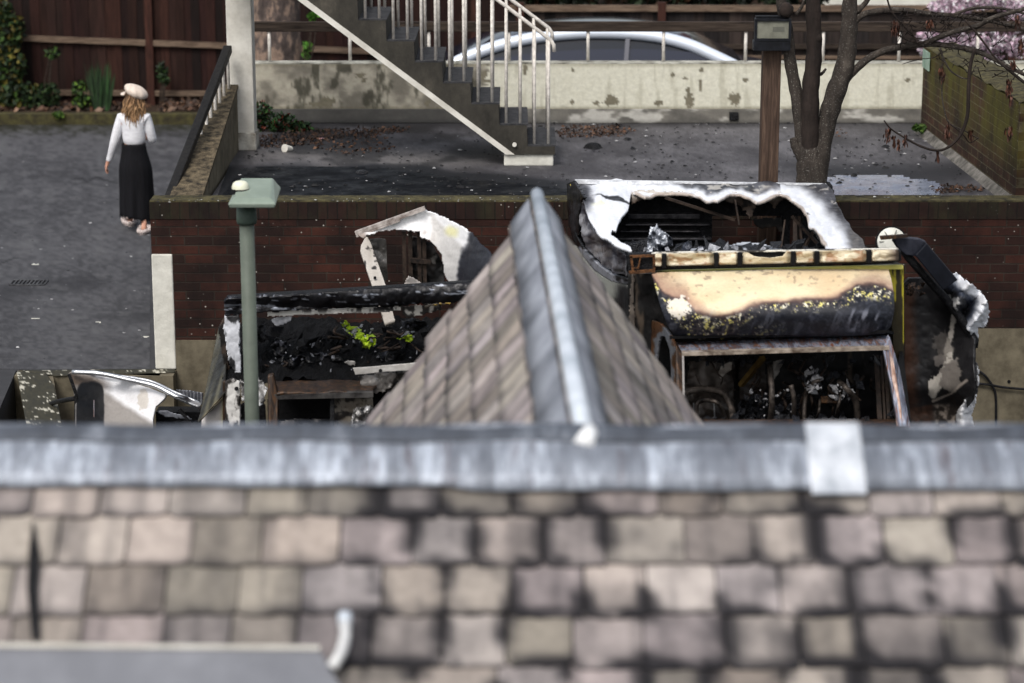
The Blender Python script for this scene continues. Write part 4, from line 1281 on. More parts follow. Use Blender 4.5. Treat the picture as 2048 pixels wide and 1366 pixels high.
# ridge: lead roll with a wing dressed down the slope
sg = MB(); wings = MB(); joins = [-3.2, -1.5, -.19, 1.12, 1.33, 2.8]
n0 = 60
for i in range(n0 + 1):
    x = -3.2 + 6.4 * i / n0
    dz = .006 * math.sin(i * .9) + .004 * rnd.random()
    lowv = .165 + (.015 if x > -.2 else 0) + .006 * rnd.random()
    prof_ = [(RY + .11, RZ - .08), (RY + .044, RZ + .0), (RY + .04, RZ + .04), (RY + .024, RZ + .064), (RY + .016, RZ + .059), (RY - .0, RZ + .032), (RY - .016, RZ + .024)]
    for a_, b_ in prof_: wings.v.append((x, a_, b_ + dz))
    for vv in (.068, .12, lowv):
        q = np.array([0, RY, RZ]) + np.array(Vd1) * vv + np.array(N1) * (.046 + .006 * rnd.random())
        wings.v.append((x, q[1], q[2]))
k = 10
for i in range(n0):
    for j in range(k - 1): wings.f.append((i * k + j, i * k + j + 1, (i + 1) * k + j + 1, (i + 1) * k + j))
o = wings.build('ridge_capping', lead.m, house, smooth=True)
m = MB(); gv = 40  # dark strip over the roll's front; the roll's shade put into its colour
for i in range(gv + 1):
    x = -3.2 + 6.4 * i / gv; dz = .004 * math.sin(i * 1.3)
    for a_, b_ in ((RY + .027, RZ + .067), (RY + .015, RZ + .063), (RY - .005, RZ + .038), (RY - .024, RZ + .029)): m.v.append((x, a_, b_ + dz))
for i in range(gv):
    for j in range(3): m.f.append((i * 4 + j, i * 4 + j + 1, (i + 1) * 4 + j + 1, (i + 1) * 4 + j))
dkl = NT('shade toned lead', .6, .1, .4)
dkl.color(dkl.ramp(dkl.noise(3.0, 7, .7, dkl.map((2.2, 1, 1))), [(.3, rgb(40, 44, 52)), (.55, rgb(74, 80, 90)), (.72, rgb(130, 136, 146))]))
og = m.build('ridge_shade_strip', dkl.m, house, smooth=True); mo = og.modifiers.new("t", 'SOLIDIFY'); mo.thickness = .008
mo = o.modifiers.new("t", 'SOLIDIFY'); mo.thickness = .006
# white repair patch on the ridge
xq0, xq1 = float(PY(1614, 900, 6.88)[0]), float(PY(1722, 900, 6.88)[0])
pt = MB()
for x in (xq0, xq1):
    for a_, b_ in ((RY + .048, RZ + .024), (RY + .024, RZ + .073), (RY - .010, RZ + .056), (RY - .04, RZ + .040)): pt.v.append((x, a_, b_))
    for vv in (.068, .205):
        q = np.array([0, RY, RZ]) + np.array(Vd1) * vv + np.array(N1) * .060; pt.v.append((x, q[1], q[2]))
for j in range(5): pt.f.append((j, j + 1, j + 7, j + 6))
o = pt.build('repair_patch', simple('white patch', rgb(158, 164, 172), rgb(226, 230, 236), 7, .5, bump=.3), house)
mo = o.modifiers.new("t", 'SOLIDIFY'); mo.thickness = .006

# gabled wing, ridge runs away from the camera
W0 = PY(1166, 868, 6.98); W1 = PY(1074, 385, 10.92)
W0 = np.array(W0); W1 = np.array(W1); W0[2] = W1[2] = (W0[2] + W1[2]) / 2 - .05
Uw = (W1 - W0); Lw = float(np.linalg.norm(Uw)); Uw /= Lw
ga = R(54)
side_ = np.cross(Uw, (0, 0, 1)); side_ /= np.linalg.norm(side_)          # to the right
for s, sd2 in ((-1, 3), (1, 8)):
    Vw = side_ * s * math.cos(ga) + np.array([0, 0, -math.sin(ga)])
    Nw = side_ * s * math.sin(ga) + np.array([0, 0, math.cos(ga)])
    O = W0 if s == -1 else W0
    tiles('wing_slope', O + Nw * 0, Uw, Vw, Nw, Lw - .1, 1.85, .20, .17, house, seed=sd2, g=4, bright=1.06, stain=lambda u: .3 + 0 * u)
    a, b = W0 - Nw * .01, W1 - Uw * .02 - Nw * .01
    MB().prism([a, b, b + Vw * 1.92, a + Vw * 1.92], tuple(-Nw * .06)).build('wing_deck', M['black_matt'], house)
    lw_ = MB(); nn = 24
    for i in range(nn + 1):
        p = W0 + Uw * (Lw + .03) * i / nn + Nw * (.048 + .004 * rnd.random())
        for vv in (.0, .08, (.14 if s == -1 else .12) + .01 * rnd.random()): lw_.v.append(tuple(p + Vw * vv))
    for i in range(nn):
        for j in range(2): lw_.f.append((i * 3 + j, i * 3 + j + 1, i * 3 + j + 4, i * 3 + j + 3))
    o = lw_.build('wing_flashing', lead3, house, smooth=True)
    mo = o.modifiers.new("t", 'SOLIDIFY'); mo.thickness = .006
MB().tube([W0 + np.array([0, 0, .056]), W0 + Uw * Lw * .3 + np.array([0, 0, .06]), W0 + Uw * Lw * .6 + np.array([0, 0, .058]), W1 + np.array([0, 0, .056])], .031, 14).build('wing_ridge_roll', lead2, house, smooth=True)
MB().tube([W0 + np.array([.0, -.08, .022]), W0 + np.array([.024, -.02, .055])], [.034, .028], 12, .2).build('ridge_end_cap', simple('white mortar', rgb(214, 218, 220), rgb(240, 240, 240), 8, .6), house, smooth=True)
# house walls below the roofs
bh = M['brick']
MB().prism([tuple(W1 - Uw * .25 + side_ * -.96 + np.array([0, 0, -1.4])), tuple(W1 - Uw * .25 + np.array([0, 0, -.1])), tuple(W1 - Uw * .25 + side_ * .96 + np.array([0, 0, -1.4])),
            tuple(W1 - Uw * .25 + side_ * .96 + np.array([0, 0, -3.9])), tuple(W1 - Uw * .25 + side_ * -.96 + np.array([0, 0, -3.9]))], (0, -.2, 0)).build('gable_wall', bh, house)
MB().box((-3.1, 5.5, ZY), (3.1, 5.68, RZ - 1.24)).build('front_wall', bh, house)
# flat lead top of a dormer at the lower left, with a white pipe
def onroof(px, py, h):
    """point above the near slope, h metres clear of it"""
    o_ = np.array([0, 0, CAM_H]); r_ = np.stack(rays(px, py), -1); n_ = np.array(N1); p_ = np.array([0, RY, RZ]) + n_ * h
    return o_ + r_ * (np.dot(p_ - o_, n_) / np.dot(r_, n_))
dl = simple('grey lead sheet', rgb(104, 106, 112), rgb(124, 126, 132), 3, .6, .1, bump=.3, bd=.01)
c1, c2, c3, c4 = onroof(-120, 1296, .05), onroof(640, 1302, .05), onroof(708, 1420, .05), onroof(-160, 1420, .05)
MB().prism([c1, c2, c3, c4], tuple(np.array(N1) * -.04)).build('lead_tray', dl, house)
MB().bar(c1 + np.array([0, 0, .01]), c2 + np.array([0, 0, .01]), .010, .010).build('tray_edge', M['white_paint'], house)
wp = [onroof(690, 1245, .07), onroof(690, 1275, .08), onroof(682, 1305, .08), onroof(664, 1335, .07)]
MB().tube(spline(wp, 4), .017, 12).build('vent_pipe', simple('glossy white pipe', rgb(168, 170, 172), rgb(228, 228, 226), 4, .3, bump=0), house, smooth=True)
MB().tube([onroof(690, 1228, .07), onroof(690, 1248, .07)], .021, 12).build('pipe_collar', lead2, house, smooth=True)
MB().prism([onroof(66, 1040, .038), onroof(80, 1110, .038), onroof(76, 1180, .038), onroof(80, 1280, .038), onroof(64, 1280, .038), onroof(54, 1180, .038), onroof(58, 1100, .038)], tuple(np.array(N1) * .005)).build('tar_repair', M['black'], house)

# ------------------------------------------------------------------ burnt ambulance on the right
M['sooty_strut'] = simple('sooty strut', rgb(22, 18, 16), rgb(62, 50, 42), 20, .7, bump=.3)
M['char_heap'] = simple('burnt cloth and foam', rgb(4, 4, 5), rgb(14, 15, 19), 26, .75, bump=1.0, bd=.05, spec=.2, det=8)


def chargrid(x, y, a=(14, 14, 16), b=(44, 42, 42), f=.05, s=60):
    return lerpc(cc(*a), cc(*b), sm(.35, .75, fbm(x * f, y * f, s, 6)))


def shards(mb, pxr, pyr, Yr, n, s0, s1, seed=3):
    r = random.Random(seed)
    for _ in range(n):
        q = V(PY(r.uniform(*pxr), r.uniform(*pyr), r.uniform(*Yr))); s = r.uniform(s0, s1)
        u = Vector((r.gauss(0, 1), r.gauss(0, 1), r.gauss(0, 1))).normalized(); w = u.orthogonal().normalized(); k = u.cross(w)
        p = [q + u * s * r.uniform(.5, 1.5), q + w * s * r.uniform(.3, .9) + k * s * .3, q - u * s * r.uniform(.4, 1), q - w * s * r.uniform(.3, .8)]
        mb.add(p + [v + k * .006 for v in p], [(0, 1, 2, 3), (7, 6, 5, 4), (0, 4, 5, 1), (1, 5, 6, 2), (2, 6, 7, 3), (3, 7, 4, 0)])


def wheels(parent, pts, axis):
    for x, y in pts:
        w = MB().tube([(x, y, ZY + .33), (x + axis, y, ZY + .33)], .33, 22).build('wheel', M['black'], parent)
        MB().tube([(x - axis * .06, y, ZY + .33), (x + axis * 1.06, y, ZY + .33)], .19, 16).build('rim', M['rust_dark'], w)


ZR = 1.60
amb = thing('burnt_ambulance', 'burnt out ambulance with cream and yellow front and a hole torn in its white roof', 'ambulance', (1.6, 16.3, ZY))
hole = [(1262, 384), (1259, 400), (1257, 413), (1255, 425), (1243, 440), (1235, 456), (1232, 466), (1223, 461), (1222, 474), (1262, 499), (1262, 520), (1652, 520), (1651, 492), (1643, 487), (1633, 467), (1618, 455), (1613, 432), (1600, 414), (1580, 399), (1562, 391), (1545, 396), (1530, 401), (1512, 404), (1496, 396), (1478, 391), (1460, 394), (1448, 402), (1436, 407), (1412, 404), (1400, 396), (1390, 392), (1360, 390), (1340, 388), (1310, 389), (1290, 394), (1272, 388)]
roofpoly = [(1148, 363), (1650, 371), (1666, 384), (1690, 440), (1706, 462), (1724, 480), (1731, 500), (1640, 502), (1262, 507), (1228, 490), (1200, 472), (1178, 440), (1166, 402)]


def amb_roof_col(x, y):
    d, _, _ = near_seg(hole[:10] + hole[12:], x, y, False)
    n = fbm(x * .035, y * .06, 5, 5) - .5; nf = fbm(x * .2, y * .2, 8, 4)
    w = np.where(x < 1270, 90, np.where(x > 1560, 24 + (x - 1560) * .17, 14 + 6 * sm(1400, 1280, x)))
    white = lerpc(cc(228, 232, 240), cc(250, 252, 255), nf)
    dark = lerpc(cc(38, 38, 42), cc(92, 92, 98), sm(.3, .75, fbm(x * .05, y * .05, 15, 5)))
    c = lerpc(white, dark, sm(w * .7, w * 1.45, d + n * 15))
    c = lerpc(c, cc(205, 200, 190), sm(.62, .66, fbm(x * .04, y * .3, 12, 4)) * sm(w, w * 1.6, d) * .8)
    # left black corner and front edge soot
    c = lerpc(c, cc(52, 52, 58), sm(1192, 1168, x + (y - 400) * -.25 + n * 30) * sm(440, 400, y))
    c = lerpc(c, cc(168, 152, 138), sm(4, 0, d + n * 9) * sm(1255, 1275, x) * .8)
    c = lerpc(c, cc(232, 228, 170), sm(.6, .72, fbm(x * .03, y * .08, 6, 3)) * sm(1260, 1240, x) * sm(430, 400, y) * .6)
    c = lerpc(c, cc(232, 234, 238), sm(367, 364.5, y) * .9)
    c = lerpc(c, lerpc(cc(120, 116, 112), cc(60, 58, 58), nf), sm(1690, 1712, x + n * 24) * .9)
    # torn dark slot on the white corner
    dd = np.abs(y - 399 - (x - 1210) * .14) + np.abs(x - 1232) * .12
    c = lerpc(c, cc(34, 34, 38), sm(6, 4.4, dd + n * 4))
    return c


def roof_surf(x, y):
    P = PZ(x, y, ZR)
    return P


panel('roof', roofpoly, roof_surf, M['burnt'], amb, amb_roof_col, 2.2, holes=[hole], wob=.03, wobf=.03, wobdir=(0, 0, 1), thick=.02)
# ragged strips hanging along the far edge of the hole
tongue = [(1262, 384), (1275, 380), (1340, 382), (1420, 384), (1500, 384), (1560, 384), (1590, 398), (1580, 406), (1566, 398), (1556, 412), (1548, 423), (1543, 410), (1530, 404), (1514, 406), (1506, 432), (1500, 440), (1488, 422), (1470, 408), (1440, 404), (1428, 408), (1412, 406), (1398, 398), (1360, 392), (1310, 391), (1290, 398), (1276, 406), (1262, 412)]


def tongue_col(x, y):
    n = fbm(x * .05, y * .05, 21, 5)
    c = lerpc(cc(196, 190, 182), cc(96, 82, 72), sm(386, 404, y + (n - .5) * 16))
    return lerpc(c, cc(24, 22, 22), sm(.5, .7, fbm(x * .1, y * .1, 22, 5)) * sm(392, 408, y))


panel('torn_edge', tongue, upright(17.45), M['burnt'], amb, tongue_col, 2.0, jag=4, jagf=.14, wob=.05, thick=.004, seed=5)
m = MB(); shards(m, (1270, 1600), (496, 508), (15.5, 16.2), 25, .02, .07, 9)
m.build('ash_flakes', simple('pale ash', rgb(80, 82, 90), rgb(190, 192, 198), 20, .5), amb)['kind'] = 'stuff'
# white flap standing at the right of the hole
panel('torn_edge', [(1612, 420), (1640, 450), (1658, 492), (1655, 502), (1645, 486), (1636, 478), (1622, 462), (1614, 446)], upright(16.6), M['burnt'], amb,
      lambda x, y: lerpc(cc(214, 212, 210), cc(110, 108, 108), sm(.4, .65, fbm(x * .12, y * .06, 9, 4))), 1.6, jag=2.5, jagf=.2, wob=.05, thick=.004)
# edge trim
e0, e1 = PY(1150, 363, 17.78), PY(1654, 371, 17.86)
MB().bar(e0, e1, .04, .028).build('roof_trim', simple('pale trim', rgb(180, 182, 186), rgb(236, 238, 240), 20, .4, bump=.2), amb)
MB().box(V(PY(1650, 388, 17.9)), V(PY(1666, 371, 17.72)) ).build('corner_block', M['black'], amb, bevel=.01)
# black rear corner with a melted yellow lamp
sideA = planeY(PY(1256, 520, 15.35), PY(1256, 700, 15.35), PY(1142, 400, 17.75))
panel('rear_corner', [(1136, 366), (1150, 361), (1172, 396), (1165, 402), (1160, 430), (1160, 470), (1151, 486), (1140, 452), (1137, 410)], sideA, M['burnt_metal'], amb,
      lambda x, y: chargrid(x, y, (12, 12, 14), (70, 70, 74), .06), 2.0, wob=.02, thick=.02)
MB().tube([PY(1142, 372, 17.7), PY(1150, 366, 17.7)], [.014, .018], 8, .4).build('melted_lamp', simple('melted amber', rgb(150, 130, 50), rgb(220, 200, 110), 30, .5), amb)


def silver_col(x, y):
    n = fbm(x * .035 + y * .02, y * .05 - x * .03, 44, 5)
    c = lerpc(cc(66, 66, 76), cc(216, 216, 222), sm(.34, .66, n))
    c = lerpc(c, cc(150, 140, 134), sm(.5, .7, fbm(x * .05, y * .05, 45, 4)) * .6)
    c = lerpc(c, cc(30, 30, 34), sm(1235, 1252, x) * .6)
    return c


panel('cantrail', [(1166, 400), (1158, 436), (1163, 470), (1177, 500), (1200, 525), (1228, 545), (1256, 552), (1256, 506), (1228, 489), (1202, 470), (1180, 440)], sideA, M['burnt_metal'], amb, silver_col, 2.0, wob=.035, wobf=.045, wobdir=(1, 0, .6), thick=.012)
panel('gutter', [(1153, 462), (1160, 478), (1176, 504), (1200, 529), (1228, 549), (1256, 557), (1256, 569), (1225, 561), (1192, 540), (1168, 510), (1154, 484)], sideA, M['burnt_metal'], amb,
      lambda x, y: lerpc(cc(18, 18, 20), cc(170, 172, 180), sm(.3, .7, (y - (470 + (x - 1153) * .86)) / 26 + (fbm(x * .1, y * .1, 3, 3) - .5))), 1.8, thick=.03)


def sidecol(x, y):
    n = fbm(x * .02, y * .03, 61, 5)
    c = lerpc(cc(176, 178, 170), cc(120, 120, 112), n)
    c = lerpc(c, chargrid(x, y), sm(1226, 1246, x + (n - .5) * 40) * sm(560, 580, y))
    return c


panel('side_panel', [(1150, 490), (1190, 540), (1226, 562), (1256, 570), (1256, 1150), (1105, 900), (1140, 500)], sideA, M['burnt'], amb, sidecol, 4, thick=.02)
# front of the box behind the cab
yf = 15.36
BF = [(1256, 546), (1806, 528), (1815, 1180), (1250, 1180)]
panel('bulkhead', BF, upright(yf), M['burnt'], amb, lambda x, y: lerpc(chargrid(x, y, (12, 12, 13), (36, 34, 34)), cc(96, 84, 72), sm(.62, .72, fbm(x * .06, y * .012, 71, 5)) * .8), 4, wob=.01, thick=.03)
panel('corner_strip', [(1262, 548), (1270, 548), (1268, 600), (1272, 640), (1266, 690), (1256, 690), (1258, 600)], upright(yf - .03), M['burnt'], amb, lambda x, y: lerpc(cc(130, 120, 110), cc(40, 36, 34), fbm(x * .1, y * .06, 2, 4)), 2, jag=2, thick=.01)
# right wall of the box and rear frame
xr_ = float(PY(1806, 600, yf)[0]); xr2 = float(PY(1665, 400, 17.75)[0]) + .12
MB().prism([(xr_, yf, -.7), (xr2, 17.75, -.7), (xr2, 17.75, 1.2), (xr_, yf, 1.5)], (-.03, 0, 0)).build('side_panel', M['black'], amb)
X_ = lambda px, py, Y: float(PY(px, py, Y)[0])
Z_ = lambda py, Y: float(PY(1400, py, Y)[2])
YB2 = 17.72
rf = MB()
# rear wall as frame round the window openings
rf.box((X_(1170, 400, YB2), YB2, Z_(432, YB2)), (X_(1668, 400, YB2), YB2 + .05, ZR - .03))
rf.box((X_(1160, 400, YB2), YB2, -.8), (X_(1424, 470, YB2), YB2 + .05, Z_(432, YB2)))
rf.box((X_(1424, 470, YB2), YB2, -.8), (X_(1668, 470, YB2), YB2 + .05, Z_(503, YB2)))
rf.box((X_(1562, 470, YB2), YB2 + .003, Z_(503, YB2)), (X_(1580, 470, YB2), YB2 + .04, Z_(432, YB2)))
rf.box((X_(1606, 470, YB2), YB2, Z_(503, YB2)), (X_(1668, 470, YB2), YB2 + .05, Z_(432, YB2)))
rf.build('rear_wall', M['black'], amb)
panel('hanging_rag', [(1500, 436), (1562, 434), (1570, 470), (1560, 466), (1550, 456), (1520, 458), (1510, 452)], upright(YB2 - .03), M['burnt'], amb, lambda x, y: chargrid(x, y, (20, 18, 17), (66, 58, 52)), 2, jag=3, thick=.004)
m = MB()
for y0_, y1_, xa1, xb1 in ((428, 438, 1256, 1400), (448, 452, 1250, 1420), (476, 481, 1236, 1424), (462, 465, 1240, 1400)):
    m.box((X_(xa1, 450, YB2 - .06), YB2 - .06, Z_(y1_, YB2 - .06)), (X_(xb1, 450, YB2 - .06), YB2 - .003, Z_(y0_, YB2 - .06)))
m.build('inner_rib', simple('sooty inner metal', rgb(34, 34, 38), rgb(92, 90, 92), 14, .45, .3), amb, bevel=.01)
m = MB()
ms = []
for a_, b_, w in (((1584, 432), (1636, 488), .02), ((1590, 440), (1590, 500), .03), ((1598, 432), (1604, 500), .015), ((1570, 440), (1562, 500), .012), ((1640, 440), (1606, 500), .02), ((1330, 395), (1470, 440), .02), ((1470, 400), (1478, 450), .012)):
    MB().bar(PY(*a_, 17.3), PY(*b_, 17.2), w, w).build('roof_strut', M['sooty_strut'], amb)
MB().box((X_(1262, 520, 15.5), 15.45, ZR - .75), (X_(1668, 400, 17.6), 17.65, ZR - .72)).build('inner_floor', M['black'], amb)
m = MB(); shards(m, (1260, 1640), (492, 512), (15.6, 16.6), 70, .03, .12, 8)
m.build('roof_debris', M['char_gloss'], amb)['kind'] = 'stuff'
# foil like torn sheet and curled roof skin
panel('melted_foil', [(1292, 503), (1296, 470), (1297, 460), (1301, 452), (1310, 452), (1314, 444), (1318, 455), (1330, 462), (1338, 468), (1346, 478), (1348, 492), (1340, 500), (1330, 506)], upright(15.75), M['burnt_metal'], amb,
      lambda x, y: lerpc(cc(60, 64, 74), cc(225, 230, 238), sm(.35, .65, fbm(x * .11, y * .04, 33, 5))), 1.5, jag=2, jagf=.3, wob=.12, wobf=.06, thick=.004)
panel('melted_foil', [(1358, 502), (1364, 490), (1376, 482), (1384, 490), (1380, 500), (1370, 506)], upright(15.8), M['burnt_metal'], amb,
      lambda x, y: lerpc(cc(40, 44, 54), cc(150, 156, 166), sm(.35, .65, fbm(x * .2, y * .1, 34, 4))), 1.5, jag=2, wob=.08, thick=.004)
sh = [(1368, 494), (1430, 495), (1450, 491), (1478, 486), (1494, 484), (1530, 488), (1576, 499), (1560, 516), (1500, 514), (1440, 507), (1380, 505)]
panel('curled_sheet', sh, lambda x, y: PY(x, y, 15.7 + .25 * np.sin((x - 1368) / 60) + (510 - y) * .015), M['burnt_metal'], amb,
      lambda x, y: lerpc(cc(46, 50, 60), cc(232, 236, 242), sm(.42, .6, fbm(x * .02, y * .16, 35, 4) * .8 + .12 * sm(512, 498, y))), 1.8, jag=1.5, wob=.05, wobf=.02, thick=.004)

# light bar
ytop = lambda x: 505.5 - (x - 1312) * .0165
ybot = lambda x: 533.5 - (x - 1312) * .0235
yb_ = 15.16
bar = MB()
pr = [PY(1256, 508, yb_), PY(1312, ytop(1312), yb_), PY(1796, ytop(1796), yb_), PY(1803, 503, yb_), PY(1803, 524, yb_), PY(1312, ybot(1312) + 8, yb_), PY(1256, 548, yb_)]
lb = bar.prism(pr, (0, .05, 0)).build('light_bar', M['black'], amb, bevel=.012)
divs = [1328, 1432, 1479.5, 1586, 1633, 1737]
edges_ = [1312] + divs + [1797]


def lens_col(k):
    def f(x, y):
        n = fbm(x * .04, y * .12, 80 + k, 5)
        c = lerpc(cc(190, 176, 146), cc(226, 214, 186), n)
        c = lerpc(c, cc(142, 100, 66), sm(.58, .72, fbm(x * .05, y * .1, 85 + k, 4)) * .7)
        c = lerpc(c, cc(60, 54, 46), sm(ybot(x) - 5, ybot(x), y) * .7)
        c = lerpc(c, cc(70, 56, 48), sm(1770, 1797, x) * .8)
        return c
    return f


for k in range(len(edges_) - 1):
    a_, b_ = edges_[k] + 4, edges_[k + 1] - 4
    if k == 0: a_ = 1310
    if k == len(edges_) - 2: b_ = 1797
    poly = [(a_ + .5, ytop(a_) + 2), (b_ - .5, ytop(b_) + 2), (b_, ybot(b_) - 1), (a_, ybot(a_) - 1)]
    if k == 3:
        poly = [(a_, ytop(a_) + 2), (a_ + 12, 505), (1510, 513), (1540, 516), (1565, 512), (b_ - 8, 501), (b_, ytop(b_) + 2), (b_, ybot(b_) - 1), (a_, ybot(a_) - 1)]
    cx_, hw = (a_ + b_) / 2, (b_ - a_) / 2

    def surf(x, y, cx_=cx_, hw=hw, k=k):
        e = np.clip(1 - np.abs(x - cx_) / hw, 0, 1)
        return PY(x, y, yb_ - .012 - .035 * np.minimum(1, e * 5) + .016 * (fbm(x * .05, y * .14, 90 + k, 3) - .5) * 2 + .008 * np.sin((y - 500) * .22 + x * .03))
    panel('lens', poly, surf, M['lens'], lb, lens_col(k), 1.6, thick=.005)
for d_ in divs:
    MB().box(V(PY(d_ - 3.6, ybot(d_) + 4, yb_ - .055)), V(PY(d_ + 3.6, ytop(d_) - 1, yb_ + .02))).build('divider', M['black_matt'], lb, bevel=.004)
panel('bar_top', [(1300, 507), (1312, 504), (1797, 496), (1797, 499), (1312, 507.5)], upright(yb_ - .01), M['burnt'], lb, lambda x, y: lerpc(cc(230, 226, 214), cc(60, 56, 52), sm(.5, .7, fbm(x * .05, y * .3, 4, 4))), 1.8, thick=.02)
m = MB()
for a_, b_, w in (((1260, 513), (1308, 511), .016), ((1258, 545), (1310, 541), .02), ((1262, 512), (1266, 544), .016), ((1281, 514), (1276, 536), .01), ((1267, 536), (1278, 536), .01), ((1308, 512), (1308, 540), .016)):
    m.bar(PY(*a_, yb_ - .03), PY(*b_, yb_ - .03), w, w)
m.build('rusted_frame', simple('orange rust', rgb(40, 28, 22), rgb(112, 76, 48), 40, .9), lb)
# yellow trim line under the bar and the yellow corner pillar
panel('yellow_trim', [(1312, 541), (1790, 530), (1806, 530), (1806, 538), (1776, 538), (1312, 548)], upright(15.22), M['burnt'], amb,
      lambda x, y: lerpc(cc(190, 182, 84), cc(214, 208, 120), fbm(x * .05, y * .3, 3, 3)) * (1 - .6 * sm(1340, 1310, x))[..., None], 1.8, thick=.03)


def yel(x, y):
    n = fbm(x * .16, y * .012, 51, 5)
    c = lerpc(cc(186, 176, 44), cc(160, 148, 50), fbm(x * .1, y * .05, 55, 3))
    c = lerpc(c, cc(46, 40, 22), sm(.5, .6, n + .12 * sm(560, 640, y)))
    return lerpc(c, cc(50, 44, 28), sm(690, 760, y) * .6)


panel('yellow_pillar', [(1774, 538), (1806, 534), (1807, 740), (1809, 860), (1790, 860), (1786, 700), (1780, 600)], upright(15.27), M['burnt'], amb, yel, 2, thick=.05)

# bulging pod over the cab
podpoly = [(1303, 549), (1775, 537), (1781, 560), (1785, 590), (1785, 620), (1779, 650), (1768, 664), (1700, 668), (1600, 672), (1480, 677), (1362, 679), (1352, 672), (1338, 650), (1322, 610), (1311, 575)]
front_line = [(1303, 556), (1318, 578), (1330, 592), (1345, 600), (1372, 602), (1380, 618), (1392, 628), (1420, 634), (1450, 634), (1475, 626), (1500, 617), (1530, 612), (1600, 609), (1650, 606), (1675, 598), (1695, 586), (1712, 576), (1740, 572), (1765, 578), (1786, 588)]
fx_ = np.array([p[0] for p in front_line]); fy_ = np.array([p[1] for p in front_line])


def podcol(x, y):
    yb = np.interp(x, fx_, fy_)
    n = fbm(x * .03, y * .05, 101, 5) - .5
    d = y - yb + n * 12          # positive below the burn line
    nf = fbm(x * .22, y * .28, 103, 4); ng = fbm(x * .09, y * .12, 105, 4)
    cream = lerpc(cc(244, 230, 192), cc(232, 206, 166), sm(.3, .75, fbm(x * .012, y * .03, 107, 4)))
    # brown heat stain fading in towards the burn line, broader at both ends
    reach = 16 + 46 * sm(1440, 1340, x) + 22 * sm(1660, 1760, x)
    c = lerpc(cream, cc(150, 112, 98), sm(-reach, 0, d) * (.55 + .3 * nf))
    c = lerpc(c, cc(70, 52, 50), sm(-9, 0, d) * .9)
    black = lerpc(cc(24, 26, 34), cc(60, 62, 72), sm(.4, .8, nf * .5 + ng * .5))
    c = lerpc(c, black, sm(-5, 7, d + (nf - .5) * 8))
    band = 11 + 44 * sm(1520, 1400, x) * sm(1320, 1380, x) + 16 * sm(1640, 1700, x)
    inband = sm(-3, 3, d) * sm(band + 10, band - 8, d)
    side_band = sm(1600, 1520, x) * sm(30, 40, d) * sm(66, 56, d) * sm(1370, 1420, x) * .45
    nh = fbm(x * .5, y * .55, 119, 3); fl = sm(.55, .60, nf * .3 + ng * .35 + nh * .35)
    fleck = lerpc(cc(238, 226, 130), cc(246, 240, 214), sm(.45, .6, fbm(x * .15, y * .15, 109, 3)))
    c = lerpc(c, lerpc(cc(120, 104, 96), black, .4), inband * sm(.46, .52, nf) * .8)
    c = lerpc(c, fleck, np.clip(inband + side_band, 0, 1) * fl)
    # pale patch where the paint lifted
    pd_ = np.hypot((x - 1360) / 22, (y - 616) / 20) + (nf - .5) * 1.3
    c = lerpc(c, cc(226, 218, 204), sm(1.0, .85, pd_))
    # ash streaks lower right
    st = sm(.5, .66, fbm(x * .12 + y * .06, y * .035 - x * .015, 111, 4)) * sm(1680, 1710, x) * sm(1770, 1745, x) * sm(612, 628, y) * sm(664, 656, y)
    st = np.maximum(st, sm(.6, .72, fbm(x * .12 + y * .05, y * .04, 113, 4)) * sm(608, 640, y) * .4)
    c = lerpc(c, cc(150, 152, 164), st * .8)
    c = lerpc(c, cc(90, 70, 62), sm(.66, .72, fbm(x * .09, y * .12, 117, 3)) * sm(0, -60, d) * .35)
    return c


def podsurf(x, y):
    t = np.clip((y - 540) / 136.0, 0, 1)
    dep = .62 * np.sin(t * 2.35) ** .9
    ex = np.clip(np.abs(x - 1545) / 242.0, 0, 1)
    dep = dep * (1 - .30 * ex ** 7) 
    dep = np.where(t > .93, dep - (t - .93) * 3.2, dep)
    return PY(x, y, 15.24 - dep)


panel('front_pod', podpoly, podsurf, M['burnt'], amb, podcol, 1.7, thick=.03)
pu = MB()
a_ = [PY(1340, 672, 14.72), PY(1775, 660, 14.72), PY(1790, 664, 15.34), PY(1330, 676, 15.34)]
pu.prism(a_, (0, 0, -.02)).build('pod_underside', M['black_matt'], amb)

# cab
yc = 14.55
MB().prism([PY(1352, 684, 14.86), PY(1775, 670, 14.86), PY(1779, 694, yc), PY(1362, 704, yc)], (0, .02, -.03)).build('cab_roof', M['rust_blue'], amb, bevel=.006)
MB().prism([PY(1362, 705, yc - .01), PY(1779, 694, yc - .01), PY(1779, 700, yc - .01), PY(1364, 712, yc - .01)], (0, .05, 0)).build('windscreen_header', simple('pale scorched edge', rgb(84, 72, 62), rgb(172, 160, 146), 14, .5), amb)
fr_ = MB()
fr_.prism([PY(1352, 690, yc - .01), PY(1364, 705, yc - .01), PY(1367, 880, yc - .30), PY(1352, 880, yc - .30)], (0, .06, 0))
fr_.build('door_pillar', M['rust_dark'], amb, bevel=.006)
MB().prism([PY(1364, 712, yc - .02), PY(1368, 712, yc - .02), PY(1371, 880, yc - .31), PY(1367, 880, yc - .31)], (0, .02, 0)).build('windscreen_seal', simple('grey edge', rgb(110, 106, 104), rgb(160, 156, 152), 14, .5), amb)
pp_ = MB(); pp_.prism([PY(1766, 698, yc - .01), PY(1779, 672, yc + .1), PY(1800, 740, yc - .1), PY(1826, 880, yc - .32), PY(1800, 880, yc - .32), PY(1782, 770, yc - .14)], (0, .07, 0))
pp_.build('door_pillar', M['rust_blue'], amb, bevel=.008)
